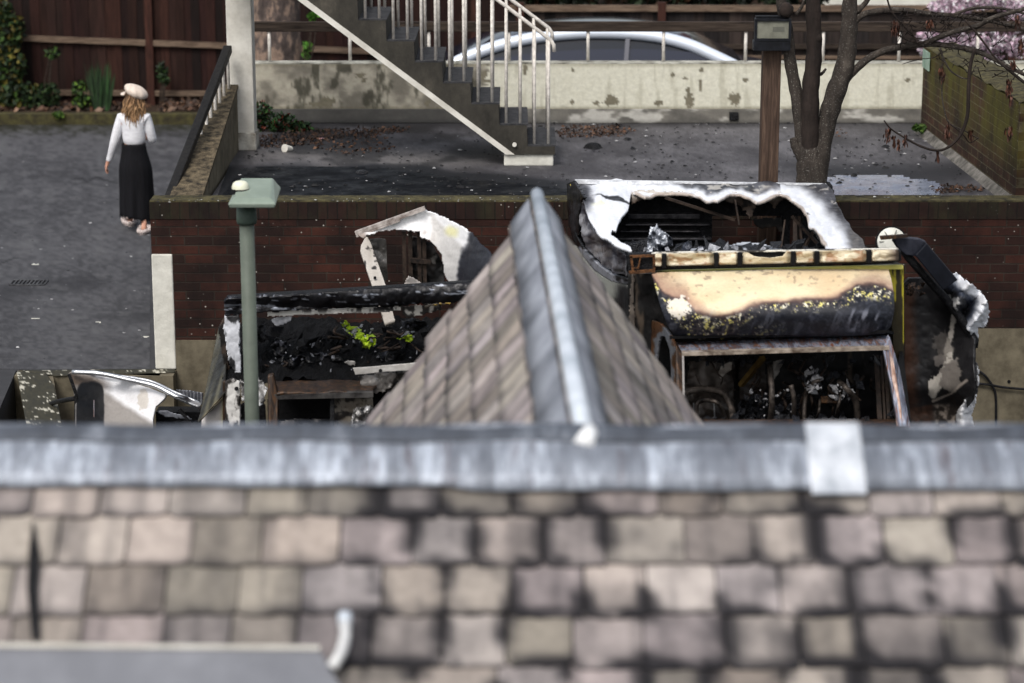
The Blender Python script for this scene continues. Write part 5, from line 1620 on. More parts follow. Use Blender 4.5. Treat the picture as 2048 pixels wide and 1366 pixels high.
MB().prism([PY(1779, 700, yc - .03), PY(1786, 716, yc - .04), PY(1803, 820, yc - .24), PY(1806, 870, yc - .3), PY(1796, 870, yc - .3), PY(1788, 780, yc - .14)], (0, .012, 0)).build('pillar_edge', simple('pink heat stain', rgb(150, 116, 100), rgb(214, 190, 176), 18, .4, .3), amb)
# cab side with window, seen at a slant
sideC = planeY(PY(1352, 700, 14.6), PY(1356, 860, 14.3), PY(1305, 655, 15.34))
win = [(1318, 690), (1324, 672), (1332, 672), (1342, 700), (1345, 740), (1344, 790), (1330, 790), (1318, 760), (1314, 720)]
panel('cab_door', [(1306, 640), (1326, 648), (1344, 672), (1354, 696), (1358, 1000), (1300, 1000)], sideC, M['burnt_metal'], amb,
      lambda x, y: lerpc(lerpc(cc(66, 44, 30), cc(130, 88, 52), fbm(x * .1, y * .04, 5, 4)), cc(120, 122, 128), sm(.5, .62, fbm(x * .08, y * .05, 6, 4) + .3 * sm(12, 0, near_seg(win, x, y)[0]) - .1)), 2, holes=[win], thick=.02)
sideR = planeY(PY(1779, 690, 14.62), PY(1826, 880, 14.25), PY(1800, 690, 15.3))
MB().prism([PY(1800, 740, yc), PY(1806, 700, 15.3), PY(1818, 1000, 15.3), PY(1840, 1000, yc - .3), PY(1826, 880, yc - .3)], (-.02, 0, 0)).build('cab_door', M['black'], amb)
# dashboard, scuttle and bonnet
xa1, xb1 = X_(1352, 860, 14.2), X_(1828, 860, 14.2)
zd_ = Z_(852, 14.25)
MB().prism([(xa1, 14.12, zd_ + .0), (xa1, 14.5, zd_ - .02), (xa1, 14.5, ZY + .3), (xa1, 13.4, ZY + .3), (xa1, 13.35, zd_ - .45), (xa1, 13.6, zd_ - .25)], (xb1 - xa1, 0, 0)).build('bonnet', M['rust_dark'], amb, bevel=.03)
wheels(amb, [(xa1 - .1, 13.9), (xb1 - .15, 13.9), (xa1 - .1, 17.0), (xb1 - .15, 17.0)], .22)
MB().box((xa1, 13.6, ZY + .3), (xb1, 17.7, ZY + .45)).build('chassis', M['rust_dark'], amb)
# inside the cab
ib = [PY(1366, 716, 15.3), PY(1790, 700, 15.3), PY(1800, 900, 15.3), PY(1366, 900, 15.3)]
panel('inner_panel', [(1376, 722), (1470, 720), (1472, 850), (1380, 850), (1370, 790)], upright(15.2), M['burnt'], amb, lambda x, y: lerpc(cc(48, 42, 38), cc(98, 88, 80), sm(.3, .75, fbm(x * .03, y * .03, 7, 4))) * .8, 3, jag=3, wob=.06, thick=.006)
panel('inner_panel', [(1474, 724), (1532, 722), (1534, 800), (1478, 800)], upright(15.24), M['burnt'], amb, lambda x, y: lerpc(cc(34, 31, 28), cc(70, 62, 56), fbm(x * .03, y * .03, 8, 4)), 3, jag=3, wob=.05, thick=.006)
panel('hanging_flap', [(1438, 745), (1442, 732), (1458, 722), (1464, 722), (1462, 738), (1452, 748), (1444, 757), (1440, 756)], upright(14.95), M['burnt'], amb, lambda x, y: lerpc(cc(200, 194, 184), cc(110, 100, 92), fbm(x * .1, y * .1, 7, 4)), 1.6, wob=.05, thick=.005)
panel('hanging_flap', [(1546, 722), (1570, 718), (1564, 738), (1554, 752), (1548, 760), (1544, 740)], upright(14.98), M['burnt'], amb, lambda x, y: lerpc(cc(150, 146, 140), cc(80, 76, 72), fbm(x * .1, y * .1, 17, 4)), 1.6, jag=2, wob=.05, thick=.005)
m = MB(); m.bar(PY(1526, 716, 14.9), PY(1482, 770, 15.1), .035, .03); m.build('roof_strut', simple('tarnished brass strap', rgb(70, 54, 26), rgb(116, 92, 46), 12, .6), amb)
tm = simple('scorched tube', rgb(30, 27, 25), rgb(88, 80, 74), 18, .5, .3)
m = MB()
for pts, r_ in ((((1362, 850), (1363, 806), (1380, 782), (1435, 782), (1460, 808), (1468, 852)), .022), (((1394, 850), (1396, 806), (1432, 804), (1448, 830), (1452, 852)), .014),
                (((1608, 860), (1610, 800), (1624, 768), (1640, 760)), .014), (((1716, 860), (1712, 806), (1694, 778), (1678, 764)), .02), (((1640, 800), (1638, 822), (1634, 834)), .008), (((1682, 790), (1676, 814), (1672, 832)), .009),
                (((1586, 860), (1588, 800), (1582, 770)), .016), (((1540, 730), (1544, 800), (1540, 852)), .02)):
    MB().tube(spline([PY(x, y, 14.75 + .1 * math.sin(x)) for x, y in pts], 5), r_, 8, .1).build('seat_frame', tm, amb, smooth=True)
m = MB()
for px in (1387, 1428): m.tube([PY(px, 806, 14.7), PY(px + 2, 848, 14.7)], .004, 6)
m.build('headrest_rod', M['silver'], amb)
m = MB()
shards(m, (1480, 1600), (790, 850), (14.8, 15.1), 120, .01, .045, 21)
shards(m, (1600, 1720), (740, 850), (14.8, 15.1), 60, .01, .05, 22)
shards(m, (1380, 1770), (835, 852), (14.4, 14.9), 90, .01, .05, 23)
shards(m, (1400, 1760), (712, 725), (14.7, 15.1), 40, .01, .05, 24)
m.build('cab_debris', M['char_gloss'], amb)['kind'] = 'stuff'
m = MB()
shards(m, (1612, 1642), (735, 785), (14.7, 14.9), 34, .012, .04, 31); shards(m, (1665, 1710), (770, 800), (14.7, 14.9), 30, .01, .035, 32); shards(m, (1500, 1590), (780, 845), (14.7, 14.9), 34, .006, .02, 33)
m.build('ash_flakes', simple('grey ash', rgb(70, 70, 74), rgb(170, 170, 172), 30, .6), amb)['kind'] = 'stuff'
m = MB()
for k in range(9): m.tube([PY(1643 + k * 3.4, 793, 14.8), PY(1644 + k * 3.4, 806, 14.76)], .006, 6)
m.build('seat_spring', M['rust_dark'], amb)
m = MB()
for px, w in ((1752, .03), (1770, .02), (1762, .014)): MB().bar(PY(px, 712, 15.0), PY(px + 8, 850, 14.7), w, .02).build('roof_strut', M['sooty_strut'], amb)

r_ = random.Random(91)
for k in range(22):
    x = r_.uniform(1390, 1760); y = r_.uniform(712, 780); P = [PY(x, y, 14.9)]
    for j in range(4):
        x += r_.uniform(-14, 14); y += r_.uniform(4, 22); P.append(PY(x, y, 14.9 + r_.uniform(-.12, .12)))
    MB().tube(spline(P, 4), r_.uniform(.003, .011), 6, .2).build('burnt_wire', M['sooty_strut'], amb, smooth=True)
# torn open side panel at the right
dp = thing_part = None
doorpoly = [(1806, 566), (1816, 556), (1850, 556), (1880, 574), (1912, 616), (1950, 678), (1948, 730), (1952, 762), (1946, 800), (1928, 822), (1912, 840), (1905, 900), (1826, 900), (1810, 820)]
streak = [(1908, 628), (1906, 660), (1898, 690), (1900, 720), (1892, 745), (1876, 770), (1866, 784)]


def doorcol(x, y):
    n = fbm(x * .03, y * .03, 141, 5) - .5; nf = fbm(x * .12, y * .12, 143, 4)
    c = lerpc(cc(20, 20, 22), cc(46, 45, 47), fbm(x * .03, y * .02, 145, 4))
    c = lerpc(c, cc(84, 54, 38), sm(1842, 1816, x + n * 26) * sm(560, 600, y) * sm(900, 760, y) * .9)
    d, _, _ = near_seg(streak, x, y, False)
    wdt = 3 + 5 * sm(640, 730, y)
    c = lerpc(c, cc(200, 194, 184), sm(wdt + 3, wdt, d + (nf - .5) * 9) * .95)
    blob = np.minimum(np.hypot((x - 1868) / 11, (y - 768) / 22), np.hypot((x - 1904) / 22, (y - 752) / 34)) + (nf - .5) * .8
    c = lerpc(c, cc(128, 122, 116), sm(1.05, .85, np.hypot((x - 1904) / 22, (y - 752) / 36) + (nf - .5) * .9))
    c = lerpc(c, cc(206, 200, 190), sm(1.0, .85, np.hypot((x - 1867) / 9, (y - 770) / 20) + (nf - .5) * 1.1))
    c = lerpc(c, cc(120, 114, 110), sm(.95, .8, np.hypot((x - 1880) / 13, (y - 722) / 14) + (nf - .5) * 1.2) * .8)
    c = lerpc(c, cc(110, 104, 98), sm(1.0, .8, np.hypot((x - 1888) / 24, (y - 690) / 26) + (nf - .5) * 1.4) * .6)
    c = lerpc(c, lerpc(cc(40, 30, 26), cc(104, 74, 58), nf), sm(804, 812, y + (x - 1870) * .1 + n * 6) * sm(1874, 1858, x))
    c = lerpc(c, lerpc(cc(60, 54, 50), cc(176, 164, 152), sm(.35, .7, nf)), sm(800, 812, y - (x - 1870) * .12) * sm(1862, 1876, x))
    dl_, _, _ = near_seg([(1866, 800), (1905, 786), (1935, 760)], x, y, False)
    c = lerpc(c, cc(170, 160, 150), sm(3.5, 1.5, dl_ + (nf - .5) * 3))
    return c


def doorsurf(x, y):
    return PY(x, y, 15.9 + .10 * np.sin((x - 1810) / 40) - (x - 1810) * .0018 + .1 * sm(770, 830, y) + .05 * sm(1850, 1900, x) * np.sin((y - 600) / 34))


door = panel('torn_side_panel', doorpoly, doorsurf, M['burnt'], amb, doorcol, 2.0, wob=.03, wobf=.02, thick=.02)


def whitecol(x, y):
    n = fbm(x * .06, y * .06, 151, 5)
    edge = near_seg([(1907, 546), (1932, 559), (1950, 572), (1968, 588), (1975, 606), (1981, 623), (1976, 634), (1974, 643), (1958, 657), (1957, 681)], x, y, False)[0]
    c = lerpc(cc(236, 238, 242), cc(60, 66, 80), sm(12, 30, edge + (n - .5) * 22))
    c = lerpc(c, cc(26, 26, 30), sm(28, 40, edge + (n - .5) * 14))
    return lerpc(c, cc(206, 204, 200), sm(.58, .66, fbm(x * .08, y * .05, 153, 4)) * sm(18, 26, edge) * .8)


panel('crumpled_skin', [(1887, 580), (1907, 546), (1918, 549), (1932, 559), (1950, 572), (1968, 588), (1975, 606), (1981, 623), (1978, 640), (1970, 655), (1958, 657), (1958, 682), (1951, 690), (1940, 668), (1912, 626)],
      lambda x, y: PY(x, y, 15.72 + .1 * np.sin(x / 9 + y / 14)), M['burnt'], amb, whitecol, 1.8, jag=3.5, jagf=.2, wob=.05, wobf=.08, thick=.01, seed=12)
panel('crumpled_skin', [(1944, 700), (1950, 716), (1957, 740), (1956, 780), (1950, 812), (1944, 832), (1948, 848), (1956, 900), (1908, 900), (1913, 852), (1912, 824), (1926, 806), (1936, 780), (1940, 740)],
      lambda x, y: PY(x, y, 15.75 + .08 * np.sin(x / 7)), M['burnt'], amb,
      lambda x, y: lerpc(lerpc(cc(200, 200, 202), cc(244, 246, 250), fbm(x * .12, y * .02, 161, 4)), cc(40, 40, 42), sm(.56, .66, fbm(x * .12, y * .04, 163, 4)) * sm(830, 780, y) * .9), 1.8, jag=2, jagf=.15, wob=.06, wobf=.05, thick=.01)
# black buckled beam
bm_ = MB()
bm_.prism([PY(1783, 474, 15.55), PY(1812, 476, 15.55), PY(1838, 478, 15.55), PY(1853, 484, 15.55), PY(1830, 513, 15.55), PY(1812, 510, 15.55), PY(1800, 500, 15.55)], (0, .06, 0))
bm_.build('buckled_beam', simple('blackened metal', rgb(24, 26, 34), rgb(60, 62, 72), 8, .4, .3, bump=.3), amb, bevel=.006)
b2 = MB(); b2.prism([PY(1830, 511, 15.5), PY(1853, 486, 15.5), PY(1916, 560, 15.5), PY(1887, 581, 15.5)], (0, .12, 0))
b2.build('beam_box', simple('black coated metal', rgb(14, 16, 22), rgb(30, 33, 42), 5, .45, .2, bump=.2), amb, bevel=.008)
b3 = MB()
b3.tube([PY(1790, 476, 15.6), PY(1816, 514, 15.6), PY(1850, 552, 15.62), PY(1890, 596, 15.66), PY(1924, 640, 15.68), PY(1950, 682, 15.7), PY(1948, 694, 15.7)], .028, 8, .1)
b3.build('beam_edge', M['black'], amb, smooth=True)
MB().prism([PY(1760, 473, 15.5), PY(1815, 469, 15.5), PY(1816, 475, 15.5), PY(1762, 480, 15.5)], (0, .03, 0)).build('beam_bracket', M['rust_dark'], amb)
q = PY(1782, 484, 15.9)
ax = np.array([-.1, -1, .25]); ax /= np.linalg.norm(ax)
MB().tube([q, q + ax * .05], [.108, .108], 32).build('round_cover_rim', M['black_matt'], amb, smooth=False)
MB().tube([q + ax * .051, q + ax * .06, q + ax * .075], [.098, .094, .05], 32).build('round_cover', simple('scorched white disc', rgb(196, 196, 186), rgb(222, 222, 214), 8, .5), amb, smooth=False)
m = MB()
for an in (0, 1.2, 2.2):
    dv = np.array([math.cos(an), 0, math.sin(an)]) * .085
    m.bar(q + ax * .066 - dv, q + ax * .066 + dv, .008, .006)
m.build('cover_rib', simple('grey rib', rgb(120, 120, 114), rgb(160, 160, 150), 9, .5), amb)
# small fitting on the door
m = MB(); shards(m, (1812, 1850), (563, 590), (15.75, 15.85), 26, .008, .03, 41); m.build('door_hinge', M['rust_dark'], amb)
m = MB(); shards(m, (1780, 1812), (820, 870), (14.6, 14.9), 40, .01, .04, 42); m.build('mirror_stub', M['char_gloss'], amb)

# ------------------------------------------------------------------ burnt ambulance on the left
am2 = thing('burnt_ambulance', 'collapsed burnt ambulance with a blackened bar and yellow scorched cloth inside, behind the lamp post', 'ambulance', (-.9, 16.4, ZY))
yw = 15.9
btop = [(447, 600), (455, 594), (560, 590), (680, 582), (800, 574), (938, 565), (1010, 561)]
bbot = [(1010, 596), (912, 602), (870, 605), (800, 610), (740, 612), (640, 618), (530, 624), (480, 628), (450, 632)]


def barcol(x, y):
    n = fbm(x * .015, y * .22, 171, 5); nf = fbm(x * .08, y * .25, 173, 4)
    c = lerpc(cc(12, 12, 14), cc(36, 36, 42), nf)
    return lerpc(c, cc(170, 176, 188), sm(.61, .67, n * .7 + nf * .3) * .9)


panel('roof_bar', btop + bbot, lambda x, y: PY(x, y, yw - .06 * np.sin(np.clip((y - 562) / 50, 0, 1) * 3)), M['burnt_metal'], am2, barcol, 2, jag=2, jagf=.12, wob=.03, thick=.03)
MB().prism([PY(450, 600, yw + .05), PY(1000, 566, yw + .05), PY(1000, 590, yw + .05), PY(450, 624, yw + .05)], (0, .16, 0)).build('roof_beam', M['black'], am2)
panel('white_strip', [(532, 622), (600, 619), (700, 614), (803, 610), (803, 621), (760, 626), (700, 627), (600, 631), (534, 633)], upright(yw + .02), M['burnt'], am2,
      lambda x, y: lerpc(lerpc(cc(196, 192, 184), cc(230, 228, 222), fbm(x * .05, y * .1, 2, 3)), cc(30, 28, 28), sm(.55, .62, fbm(x * .1, y * .05, 181, 4)) * sm(630, 616, y)), 1.8, jag=2, thick=.012)
panel('white_strip', [(800, 612), (860, 606), (890, 606), (880, 622), (850, 630), (812, 636), (802, 626)], upright(yw + .06), M['burnt'], am2,
      lambda x, y: lerpc(cc(190, 186, 178), cc(34, 30, 28), sm(.42, .55, fbm(x * .08, y * .08, 183, 4))), 1.8, jag=4, jagf=.15, thick=.012)
panel('torn_white_flap', [(540, 640), (548, 634), (588, 631), (582, 642), (566, 650), (553, 652)], upright(yw + .1), M['burnt'], am2, lambda x, y: lerpc(cc(236, 238, 242), cc(130, 132, 140), fbm(x * .1, y * .1, 5, 4)), 1.6, jag=3, jagf=.2, wob=.04, thick=.005)
panel('corner_post', [(448, 630), (480, 628), (482, 745), (470, 748), (458, 728), (452, 690), (448, 655)], upright(yw - .02), M['burnt'], am2,
      lambda x, y: lerpc(cc(206, 208, 214), cc(40, 40, 42), sm(.6, .7, fbm(x * .08, y * .03, 191, 5) + .14 * sm(700, 745, y) + .2 * sm(645, 630, y))), 1.8, jag=2, jagf=.1, wob=.02, thick=.04)
panel('corner_post', [(436, 655), (450, 630), (454, 700), (462, 740), (468, 770), (455, 790), (446, 720), (440, 690)], upright(yw + .06), M['burnt'], am2, lambda x, y: chargrid(x, y, (16, 14, 14), (70, 56, 46)), 2, jag=2, thick=.03)
# charred heap inside: a real rumpled surface
hs2 = MB(); nxh, nyh = 150, 60
xh0, xh1, yh0, yh1 = X_(462, 700, 16.3), X_(1020, 700, 16.3), 15.75, 17.5
gx, gy = np.meshgrid(np.linspace(0, 1, nxh), np.linspace(0, 1, nyh))
wxh = xh0 + (xh1 - xh0) * gx; wyh = yh0 + (yh1 - yh0) * gy
zl_ = Z_(762, yh0)
ridge_x = np.array([462, 515, 560, 600, 640, 690, 740, 780, 840, 900, 1020]); ridge_y = np.array([684, 690, 740, 800, 805, 790, 800, 770, 730, 680, 658])
pxs = CX + (CX - CX) + (462 + (1020 - 462) * gx)
Yr_ = 16.75
zr_ = Z_(np.interp(pxs, ridge_x, ridge_y), Yr_) if False else np.array(PY(pxs, np.interp(pxs, ridge_x, ridge_y), Yr_)[..., 2])
prof_h = np.where(wyh < Yr_, sm(yh0 - .1, Yr_, wyh), 1 - .85 * sm(Yr_, yh1, wyh))
zh_ = zl_ + (zr_ - zl_) * prof_h + (fbm(gx * 16, gy * 9, 201, 5) - .5) * .34 * (.35 + prof_h * .3) + (fbm(gx * 50, gy * 26, 205, 3) - .5) * .05
hv = np.stack([wxh, wyh, zh_], -1).reshape(-1, 3)
hf = [(j * nxh + i, j * nxh + i + 1, (j + 1) * nxh + i + 1, (j + 1) * nxh + i) for j in range(nyh - 1) for i in range(nxh - 1)]
mesh_obj('charred_heap', hv, hf, M['char_heap'], am2, smooth=True)
m = MB(); shards(m, (480, 860), (665, 755), (16.0, 16.6), 210, .02, .09, 51); m.build('charred_scraps', M['char_heap'], am2)['kind'] = 'stuff'
hvm = vcolmat('scorched hi vis cloth', .6, 0, .3, .5, .02, 14, .2)


def cloth(poly, Y, sd_):
    panel('yellow_cloth', poly, lambda x, y: PY(x, y, Y + .09 * (fbm(x * .09, y * .09, sd_, 3) - .5) * 2), hvm, am2,
          lambda x, y: lerpc(lerpc(cc(190, 226, 40), cc(216, 244, 80), fbm(x * .1, y * .1, sd_ + 1, 3)), lerpc(cc(24, 26, 22), cc(190, 192, 194), sm(.55, .6, fbm(x * .2, y * .2, sd_ + 4, 3))), sm(.58, .66, fbm(x * .11, y * .11, sd_ + 2, 4))), 1.5, jag=4, jagf=.2, thick=.006, seed=sd_)


cloth([(680, 646), (692, 640), (704, 652), (718, 654), (728, 664), (732, 676), (745, 690), (740, 700), (726, 694), (718, 680), (704, 672), (688, 660)], 16.15, 211)
cloth([(728, 672), (748, 666), (756, 682), (746, 694), (734, 690)], 16.13, 221)
cloth([(790, 676), (806, 674), (816, 666), (826, 674), (822, 688), (808, 690), (800, 684)], 16.15, 231)
panel('singed_trim', [(846, 612), (870, 606), (905, 604), (900, 609), (866, 612), (852, 620)], upright(yw - .08), M['burnt'], am2, lambda x, y: lerpc(cc(150, 124, 56), cc(40, 34, 26), sm(.4, .6, fbm(x * .15, y * .15, 5, 4))), 1.8, jag=2, thick=.01)
m = MB(); shards(m, (690, 745), (650, 672), (16.1, 16.2), 10, .01, .03, 61); shards(m, (800, 830), (655, 675), (16.1, 16.2), 8, .01, .03, 62); m.build('ash_flakes', simple('grey reflective strip', rgb(120, 122, 126), rgb(190, 192, 196), 30, .5), am2)['kind'] = 'stuff'
m = MB(); shards(m, (490, 860), (680, 757), (15.9, 16.3), 60, .006, .03, 63); m.build('ash_flakes', simple('dull ash', rgb(50, 52, 58), rgb(150, 152, 158), 30, .6), am2)['kind'] = 'stuff'
r_ = random.Random(77)
for k in range(16):
    x = r_.uniform(500, 850); y = r_.uniform(650, 745); P = [PY(x, y, 16.05)]
    for j in range(4):
        x += r_.uniform(-22, 26); y += r_.uniform(-9, 12); P.append(PY(x, y, 16.05 + r_.uniform(-.12, .12)))
    MB().tube(spline(P, 4), r_.uniform(.004, .012), 6, .2).build('burnt_wire', M['sooty_strut'], am2, smooth=True)
for k, (px, py, w, h) in enumerate(((600, 724, 30, 12), (560, 700, 18, 26), (660, 716, 34, 10), (780, 712, 26, 12), (830, 650, 30, 14), (520, 668, 16, 22))):
    panel('burnt_sheet', [(px - w, py - h * .4), (px - w * .3, py - h), (px + w * .6, py - h * .7), (px + w, py + h * .2), (px + w * .2, py + h), (px - w * .7, py + h * .6)], upright(16.0 + .04 * k), M['burnt_metal'], am2,
          lambda x, y, k=k: lerpc(cc(14, 14, 17), cc(92, 94, 104), sm(.52, .72, fbm(x * .09, y * .12, 500 + k, 4))), 2, jag=5, jagf=.12, wob=.12, wobf=.06, thick=.006, seed=80 + k)
# cab roof and openings below
yq = 15.45
panel('cab_roof', [(545, 764), (600, 763), (660, 764), (726, 762), (760, 764), (744, 782), (700, 786), (640, 787), (552, 788)], planeY(PY(640, 763, 15.75), PY(700, 763, 15.75), PY(640, 787, yq)), M['rust_dark'], am2, None, 3, wob=.02, wobdir=(0, 0, 1), thick=.02)
MB().prism([PY(548, 789, yq - .01), PY(746, 785, yq - .01), PY(746, 795, yq - .01), PY(548, 799, yq - .01)], (0, .05, 0)).build('windscreen_header', simple('sooty metal edge', rgb(44, 42, 42), rgb(92, 90, 88), 12, .5, .3), am2)
MB().prism([PY(535, 752, yq + .02), PY(546, 750, yq + .02), PY(556, 790, yq), PY(556, 880, yq - .1), PY(537, 880, yq - .1)], (0, .06, 0)).build('door_pillar', M['rust_dark'], am2, bevel=.006)
MB().prism([PY(660, 796, yq + .04), PY(668, 796, yq + .04), PY(668, 880, yq - .04), PY(660, 880, yq - .04)], (0, .05, 0)).build('windscreen_pillar', M['black'], am2)
panel('dash_panel', [(556, 842), (600, 836), (700, 838), (760, 836), (760, 900), (556, 900)], upright(yq + .25), M['burnt_metal'], am2, lambda x, y: lerpc(cc(30, 28, 28), cc(130, 126, 124), sm(.45, .7, fbm(x * .06, y * .1, 7, 4))), 2.5, jag=4, wob=.04, thick=.01)
panel('inner_panel', [(668, 797), (745, 795), (752, 880), (668, 880)], upright(yq + .12), M['burnt'], am2, lambda x, y: lerpc(lerpc(cc(92, 86, 76), cc(150, 142, 130), fbm(x * .04, y * .04, 8, 4)), cc(36, 32, 30), sm(.52, .66, fbm(x * .07, y * .07, 9, 4))), 2.2, wob=.03, thick=.01)
panel('crumpled_foil', [(700, 845), (708, 816), (722, 810), (742, 812), (748, 828), (738, 850), (712, 856)], upright(yq + .02), M['burnt_metal'], am2, lambda x, y: lerpc(cc(110, 108, 106), cc(232, 230, 228), sm(.35, .65, fbm(x * .12, y * .12, 19, 4))), 1.6, jag=3, jagf=.2, wob=.1, wobf=.09, thick=.006)
MB().box((X_(536, 850, 15.8), 15.8, ZY + .35), (X_(770, 850, 15.8), 17.4, Z_(800, 15.8))).build('bulkhead', M['black_matt'], am2)
panel('white_strip', [(706, 736), (760, 732), (821, 726), (860, 722), (860, 736), (811, 740), (760, 744), (711, 749)], upright(15.62), M['burnt'], am2, lambda x, y: lerpc(cc(226, 224, 220), cc(150, 146, 140), fbm(x * .06, y * .1, 5, 4)), 1.8, wob=.01, thick=.02)
q = PY(761, 741, 15.60); MB().tube([q, q + np.array([0, -.012, 0])], .012, 10).build('bolt', M['black'], am2)
panel('torn_sheet', [(715, 750), (760, 745), (806, 741), (850, 738), (820, 752), (800, 762), (770, 784), (748, 788), (729, 786), (722, 768)], upright(15.66), M['burnt_metal'], am2, lambda x, y: lerpc(cc(132, 128, 124), cc(40, 38, 36), sm(.5, .64, fbm(x * .05, y * .06, 251, 5))), 2, jag=3, wob=.04, thick=.008)
panel('torn_white_flap', [(686, 728), (696, 722), (712, 724), (712, 732), (700, 734)], upright(15.9), M['burnt'], am2, lambda x, y: lerpc(cc(226, 224, 220), cc(60, 56, 52), fbm(x * .15, y * .15, 5, 4)), 1.6, jag=3, jagf=.2, wob=.04, thick=.006)
# front left corner: white box section with crumpled skin
panel('front_corner', [(451, 762), (462, 756), (480, 762), (481, 900), (452, 900)], upright(15.5), M['burnt'], am2, lambda x, y: lerpc(lerpc(cc(196, 194, 190), cc(226, 224, 220), fbm(x * .06, y * .03, 5, 4)), cc(40, 36, 34), sm(.54, .62, fbm(x * .07, y * .03, 261, 5) + .3 * sm(458, 452, x) + .25 * sm(768, 760, y))), 1.8, wob=.02, thick=.05)
q = PY(473, 777, 15.46); MB().tube([q, q + np.array([0, -.012, 0])], .014, 12).build('bolt', M['black'], am2)
panel('front_corner', [(446, 760), (452, 762), (452, 900), (446, 900)], upright(15.6), M['rust_dark'], am2, None, 3, thick=.04)
panel('torn_white_flap', [(480, 756), (490, 760), (506, 752), (520, 762), (537, 778), (532, 792), (528, 808), (506, 806), (482, 806)], upright(15.45), M['burnt'], am2, lambda x, y: lerpc(cc(214, 214, 214), cc(110, 108, 106), sm(.45, .7, fbm(x * .08, y * .08, 271, 5))), 1.8, jag=3, jagf=.18, wob=.1, wobf=.05, thick=.006)
panel('inner_panel', [(481, 806), (530, 806), (536, 900), (481, 900)], upright(15.65), M['black'], am2, None, 4, thick=.02)
MB().box((X_(450, 850, 15.7), 13.9, ZY + .3), (X_(1000, 850, 15.7), 17.5, ZY + .45)).build('chassis', M['rust_dark'], am2)
xa2, xb2 = X_(450, 850, 15.5), X_(1000, 850, 15.5)
wheels(am2, [(xa2, 14.4), (xb2 - .2, 14.4), (xa2, 16.9), (xb2 - .2, 16.9)], .22)
MB().prism([(xa2 + .1, 15.4, -.35), (xb2 - .1, 15.4, -.35), (xb2 - .1, 13.9, -.55), (xa2 + .1, 13.9, -.55)], (0, 0, -.3)).build('bonnet', M['rust_dark'], am2, bevel=.03)

# rear roof arch of the left ambulance
ya = 17.62
outer = [(713, 470), (730, 456), (790, 434), (850, 414), (857, 421), (885, 432), (912, 446), (932, 456), (948, 470), (962, 486), (982, 504), (990, 540), (980, 566), (900, 568), (893, 560), (889, 545), (887, 528), (882, 508), (872, 494), (860, 484), (840, 474), (838, 464), (815, 462), (790, 461), (760, 464), (735, 472), (728, 478)]


def archcol(x, y):
    n = fbm(x * .04, y * .04, 281, 5); nf = fbm(x * .2, y * .2, 283, 3)
    c = lerpc(cc(236, 236, 238), cc(254, 254, 254), n)
    rdg = y - (418 + (x - 857) * 1.05)
    c = lerpc(c, cc(176, 172, 166), sm(-4, 10, rdg) * sm(857, 870, x) * .55)
    c = lerpc(c, cc(232, 226, 150), sm(1.2, .2, np.hypot((x - 903) / 16, (y - 462) / 14) + (n - .5)) * .7)
    c = lerpc(c, cc(36, 38, 46), sm(0, 14, (x - 925) + (y - 500) * .25 + (n - .5) * 26))
    c = lerpc(c, cc(120, 104, 94), sm(.45, .7, n) * sm(455, 470, y) * sm(880, 830, x) * .8)
    return c


def archsurf(x, y):
    Y = ya - 1.0 * sm(857, 1000, x) - .25 * sm(430, 560, y)
    return PY(x, y, Y)


arch = panel('roof_arch', outer, archsurf, M['burnt'], am2, archcol, 1.8, jag=2.2, jagf=.18, wob=.03, wobf=.03, thick=.014, seed=17)
m = MB()
for o1, o2, w, mt_ in (((711, 466), (850, 416), .028, 0), ((713, 472), (800, 440), .014, 0)):
    m.bar(PY(*o1, ya - .04), PY(*o2, ya - .04), .05, w)
m.build('arch_trim', simple('scorched trim', rgb(110, 98, 92), rgb(196, 188, 182), 14, .5), am2)
panel('bent_post', [(731, 477), (722, 494), (721, 505), (744, 572), (770, 651), (790, 644), (771, 572), (751, 515), (742, 490), (736, 477)], planeY(PY(730, 480, ya - .1), PY(750, 480, ya - .1), PY(780, 648, 16.5)), M['burnt'], am2,
      lambda x, y: lerpc(lerpc(cc(150, 142, 130), cc(206, 200, 192), fbm(x * .05, y * .03, 3, 4)), cc(50, 46, 44), sm(.6, .7, fbm(x * .1, y * .1, 291, 4))), 1.8, thick=.03)
for bx, by in ((750, 555), (756, 572)):
    q = PY(bx, by, 17.0); MB().tube([q, q + np.array([0, -.02, 0])], .011, 8).build('bolt', M['black'], am2)
panel('smoked_pane', [(738, 478), (756, 476), (772, 478), (776, 560), (766, 566), (752, 514)], upright(ya + .02), M['burnt_metal'], am2, lambda x, y: lerpc(cc(70, 68, 66), cc(140, 136, 130), fbm(x * .04, y * .02, 3, 4)), 2.2, wob=.03, thick=.005)
m = MB()
for px, w in ((808, .04), (820, .014), (838, .03), (848, .014)): MB().bar(PY(px, 462, ya + .05), PY(px + 2, 575, ya + .05), w, .03).build('roof_strut', M['sooty_strut'], am2)
MB().bar(PY(820, 520, ya + .03), PY(862, 524, ya + .03), .05, .03).build('roof_strut', M['sooty_strut'], am2)
panel('inner_panel', [(824, 472), (866, 486), (886, 528), (890, 568), (824, 570)], upright(ya + .12), M['burnt'], am2, lambda x, y: lerpc(chargrid(x, y, (16, 15, 15), (60, 54, 50)), cc(150, 146, 140), sm(.64, .7, fbm(x * .06, y * .06, 301, 4)) * .6), 2.2, wob=.03, thick=.01)
panel('torn_white_flap', [(806, 572), (812, 556), (818, 550), (828, 556), (840, 564), (846, 572)], upright(ya - .1), M['burnt'], am2, lambda x, y: lerpc(cc(206, 200, 196), cc(160, 154, 150), fbm(x * .1, y * .1, 5, 3)), 1.8, jag=1.5, wob=.03, thick=.006)

